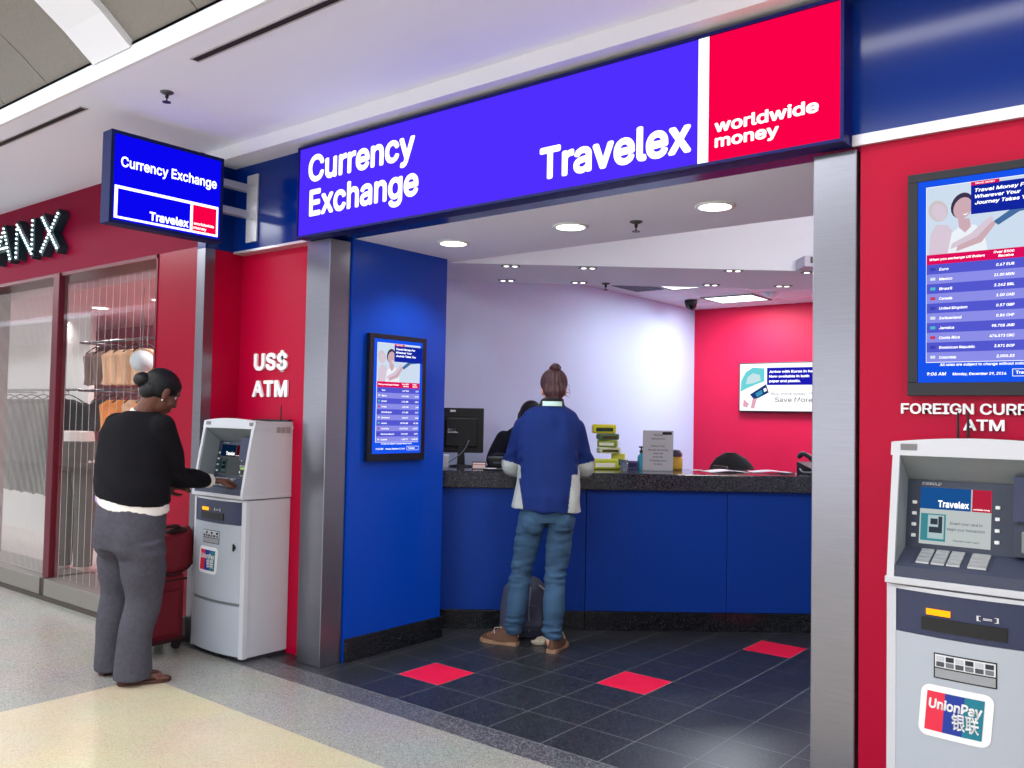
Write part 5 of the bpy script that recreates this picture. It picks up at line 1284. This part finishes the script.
# fringe curtain of fine pale strands behind the left glass
b = MB(); 
for k in range(64):
    x = -4.5+1.42*k/64; b.cyl((x, -.165, .11), (x, -.165, 2.41), .0016, n=5)
o = obj('fringe_curtain', b, mat('pale_strand', (226, 226, 222), .4)); tag(o, 'curtain of fine pale strands behind the left shop window', 'curtain', kind='stuff')
b = MB()
for k in range(13):
    x = -2.93+1.3*k/13; b.cyl((x, -.165, .11), (x, -.165, 2.41), .0012, n=5)
o = obj('fringe_curtain', b, MATS['pale_strand']); tag(o, 'sparser curtain of fine pale strands behind the right shop window', 'curtain', kind='stuff')
for k, (x, lab) in enumerate(((-2.2, 'right one of the round lights in the shop ceiling'), (-3.3, 'second from the right of the round lights in the shop ceiling'), (-4.4, 'third from the right of the round lights in the shop ceiling'))):
    t = thing('shop_downlight', lab, 'ceiling light', (x, .8, 2.42), 0, 'round lights in the shop ceiling')
    b = MB(); b.lathe([(.07, -.008), (.09, -.006), (.09, -.001)], caps=False); obj('trim_ring', b, LWHITE, t)
    b = MB(); b.loft([((0, 0, -.008), (.07, 0, 0), (0, .07, 0)), ((0, 0, -.002), (.07, 0, 0), (0, .07, 0))], 24); obj('lens', b, G_LAMP, t)
#@@LIGHT
# ================================================================== LIGHT AND CAMERA
def area(name, loc, size, power, col=(1, 1, 1), rot=(0, 0, 0), sizey=None, spread=PI):
    l = bpy.data.lights.new(name, 'AREA'); l.energy = power; l.color = col; l.shape = 'RECTANGLE'; l.size = size; l.size_y = sizey or size; l.spread = spread
    o = bpy.data.objects.new(name, l); COL.objects.link(o); o.location = loc; o.rotation_euler = rot; return o
def point(name, loc, power, r=.05, col=(1, 1, 1)):
    l = bpy.data.lights.new(name, 'POINT'); l.energy = power; l.shadow_soft_size = r; l.color = col
    o = bpy.data.objects.new(name, l); COL.objects.link(o); o.location = loc; return o
def spotl(name, loc, power, ang=1.6, r=.04, col=(1, 1, 1), rot=(0, 0, 0), blend=.6):
    l = bpy.data.lights.new(name, 'SPOT'); l.energy = power; l.spot_size = ang; l.spot_blend = blend; l.shadow_soft_size = r; l.color = col
    o = bpy.data.objects.new(name, l); COL.objects.link(o); o.location = loc; o.rotation_euler = rot; return o
w = bpy.data.worlds.new('world'); SC.world = w; w.use_nodes = True
w.node_tree.nodes['Background'].inputs[0].default_value = (0.9, 0.93, 1, 1); w.node_tree.nodes['Background'].inputs[1].default_value = 1.0
area('far_fill_light', (-3, -7.15, 1.5), 14, 250, (.9, .94, 1), (-PI/2, 0, PI), 2.2)  # added fill from the unseen far side, brightens ceiling and storefront
# mall lamps under the vault
area('mall_lamp', (-1.5, -3.4, 3.75), 6, 260, (.92, .95, 1), (0, 0, 0), 1.0)
area('mall_lamp', (2.5, -3.9, 3.6), 5, 190, (.92, .95, 1), (0, 0, 0), 1.0)
area('mall_lamp', (-13, -3.2, 3.75), 6, 300, (.92, .95, 1), (0, 0, 0), 1.0)
area('mall_lamp', (8, -3.2, 3.75), 5, 200, (.92, .95, 1), (0, 0, 0), 1.0)
area('mall_lamp', (-6, -3.2, 3.75), 4, 190, (.92, .95, 1), (0, 0, 0), 1.0)
for (x, y) in DL: spotl('downlight_lamp', (x, y, HS-.02), 36, 2.2, .06, (.93, .96, 1))
for (x, y) in ((.134, 1.461), (.543, 1.818), (1.339, 2.455), (1.757, 2.808), (-.298, 1.954), (.117, 2.329), (.916, 2.972), (1.357, 3.309)): spotl('spot_lamp', (x, y, 2.47), 4.5 if x > -.2 else 2.5, 1.7, .03, (.86, .93, 1))
area('troffer_lamp', (.15, 5.12, 2.68), .5, 32, (.84, .92, 1))
area('troffer_lamp', (.2, 3.95, 2.68), .4, 9, (.84, .92, 1))
for x, y in ((1.6, 5.0), (2.8, 4.9), (2.8, 5.4)): area('troffer_lamp', (x, y+.1, 2.68), .5, 32, (.84, .92, 1))
cl = area('cove_lamp', (2.9, 1.15, 2.72), 1.2, 26, (1, .96, .86), (0, 0, 0), .12); cl.rotation_euler = Vector((-.5, .85, .0)).to_track_quat('-Z', 'Y').to_euler()
# neighbouring shop
for x, y in ((-2.2, .8), (-3.2, 1.1), (-4.4, .8), (-5.6, 1.0)): spotl('shop_lamp', (x, y, 2.4), 90, 2.6, .06, (1, .92, .9))
cam = bpy.data.cameras.new('camera'); co = bpy.data.objects.new('camera', cam); COL.objects.link(co); SC.camera = co
cam.sensor_fit = 'HORIZONTAL'; cam.sensor_width = 36; cam.lens = 876.16/1024*36; cam.clip_start = .05
R_ = Vector((0.780350962, 0.625060717, 0.018747726)); U_ = Vector((0.008372899, -0.040420948, 0.999147658)); F_ = Vector((-0.625285752, 0.779528863, 0.036776096))
M_ = Matrix.Identity(4)
for i in range(3): M_[i][0] = R_[i]; M_[i][1] = U_[i]; M_[i][2] = -F_[i]
M_[0][3], M_[1][3], M_[2][3] = 3.958, -3.266, 1.449
co.matrix_world = M_
vs = SC.view_settings; vs.view_transform = 'Standard'; vs.look = 'None'; vs.gamma = 1; vs.exposure = 0.0; vs.use_curve_mapping = False
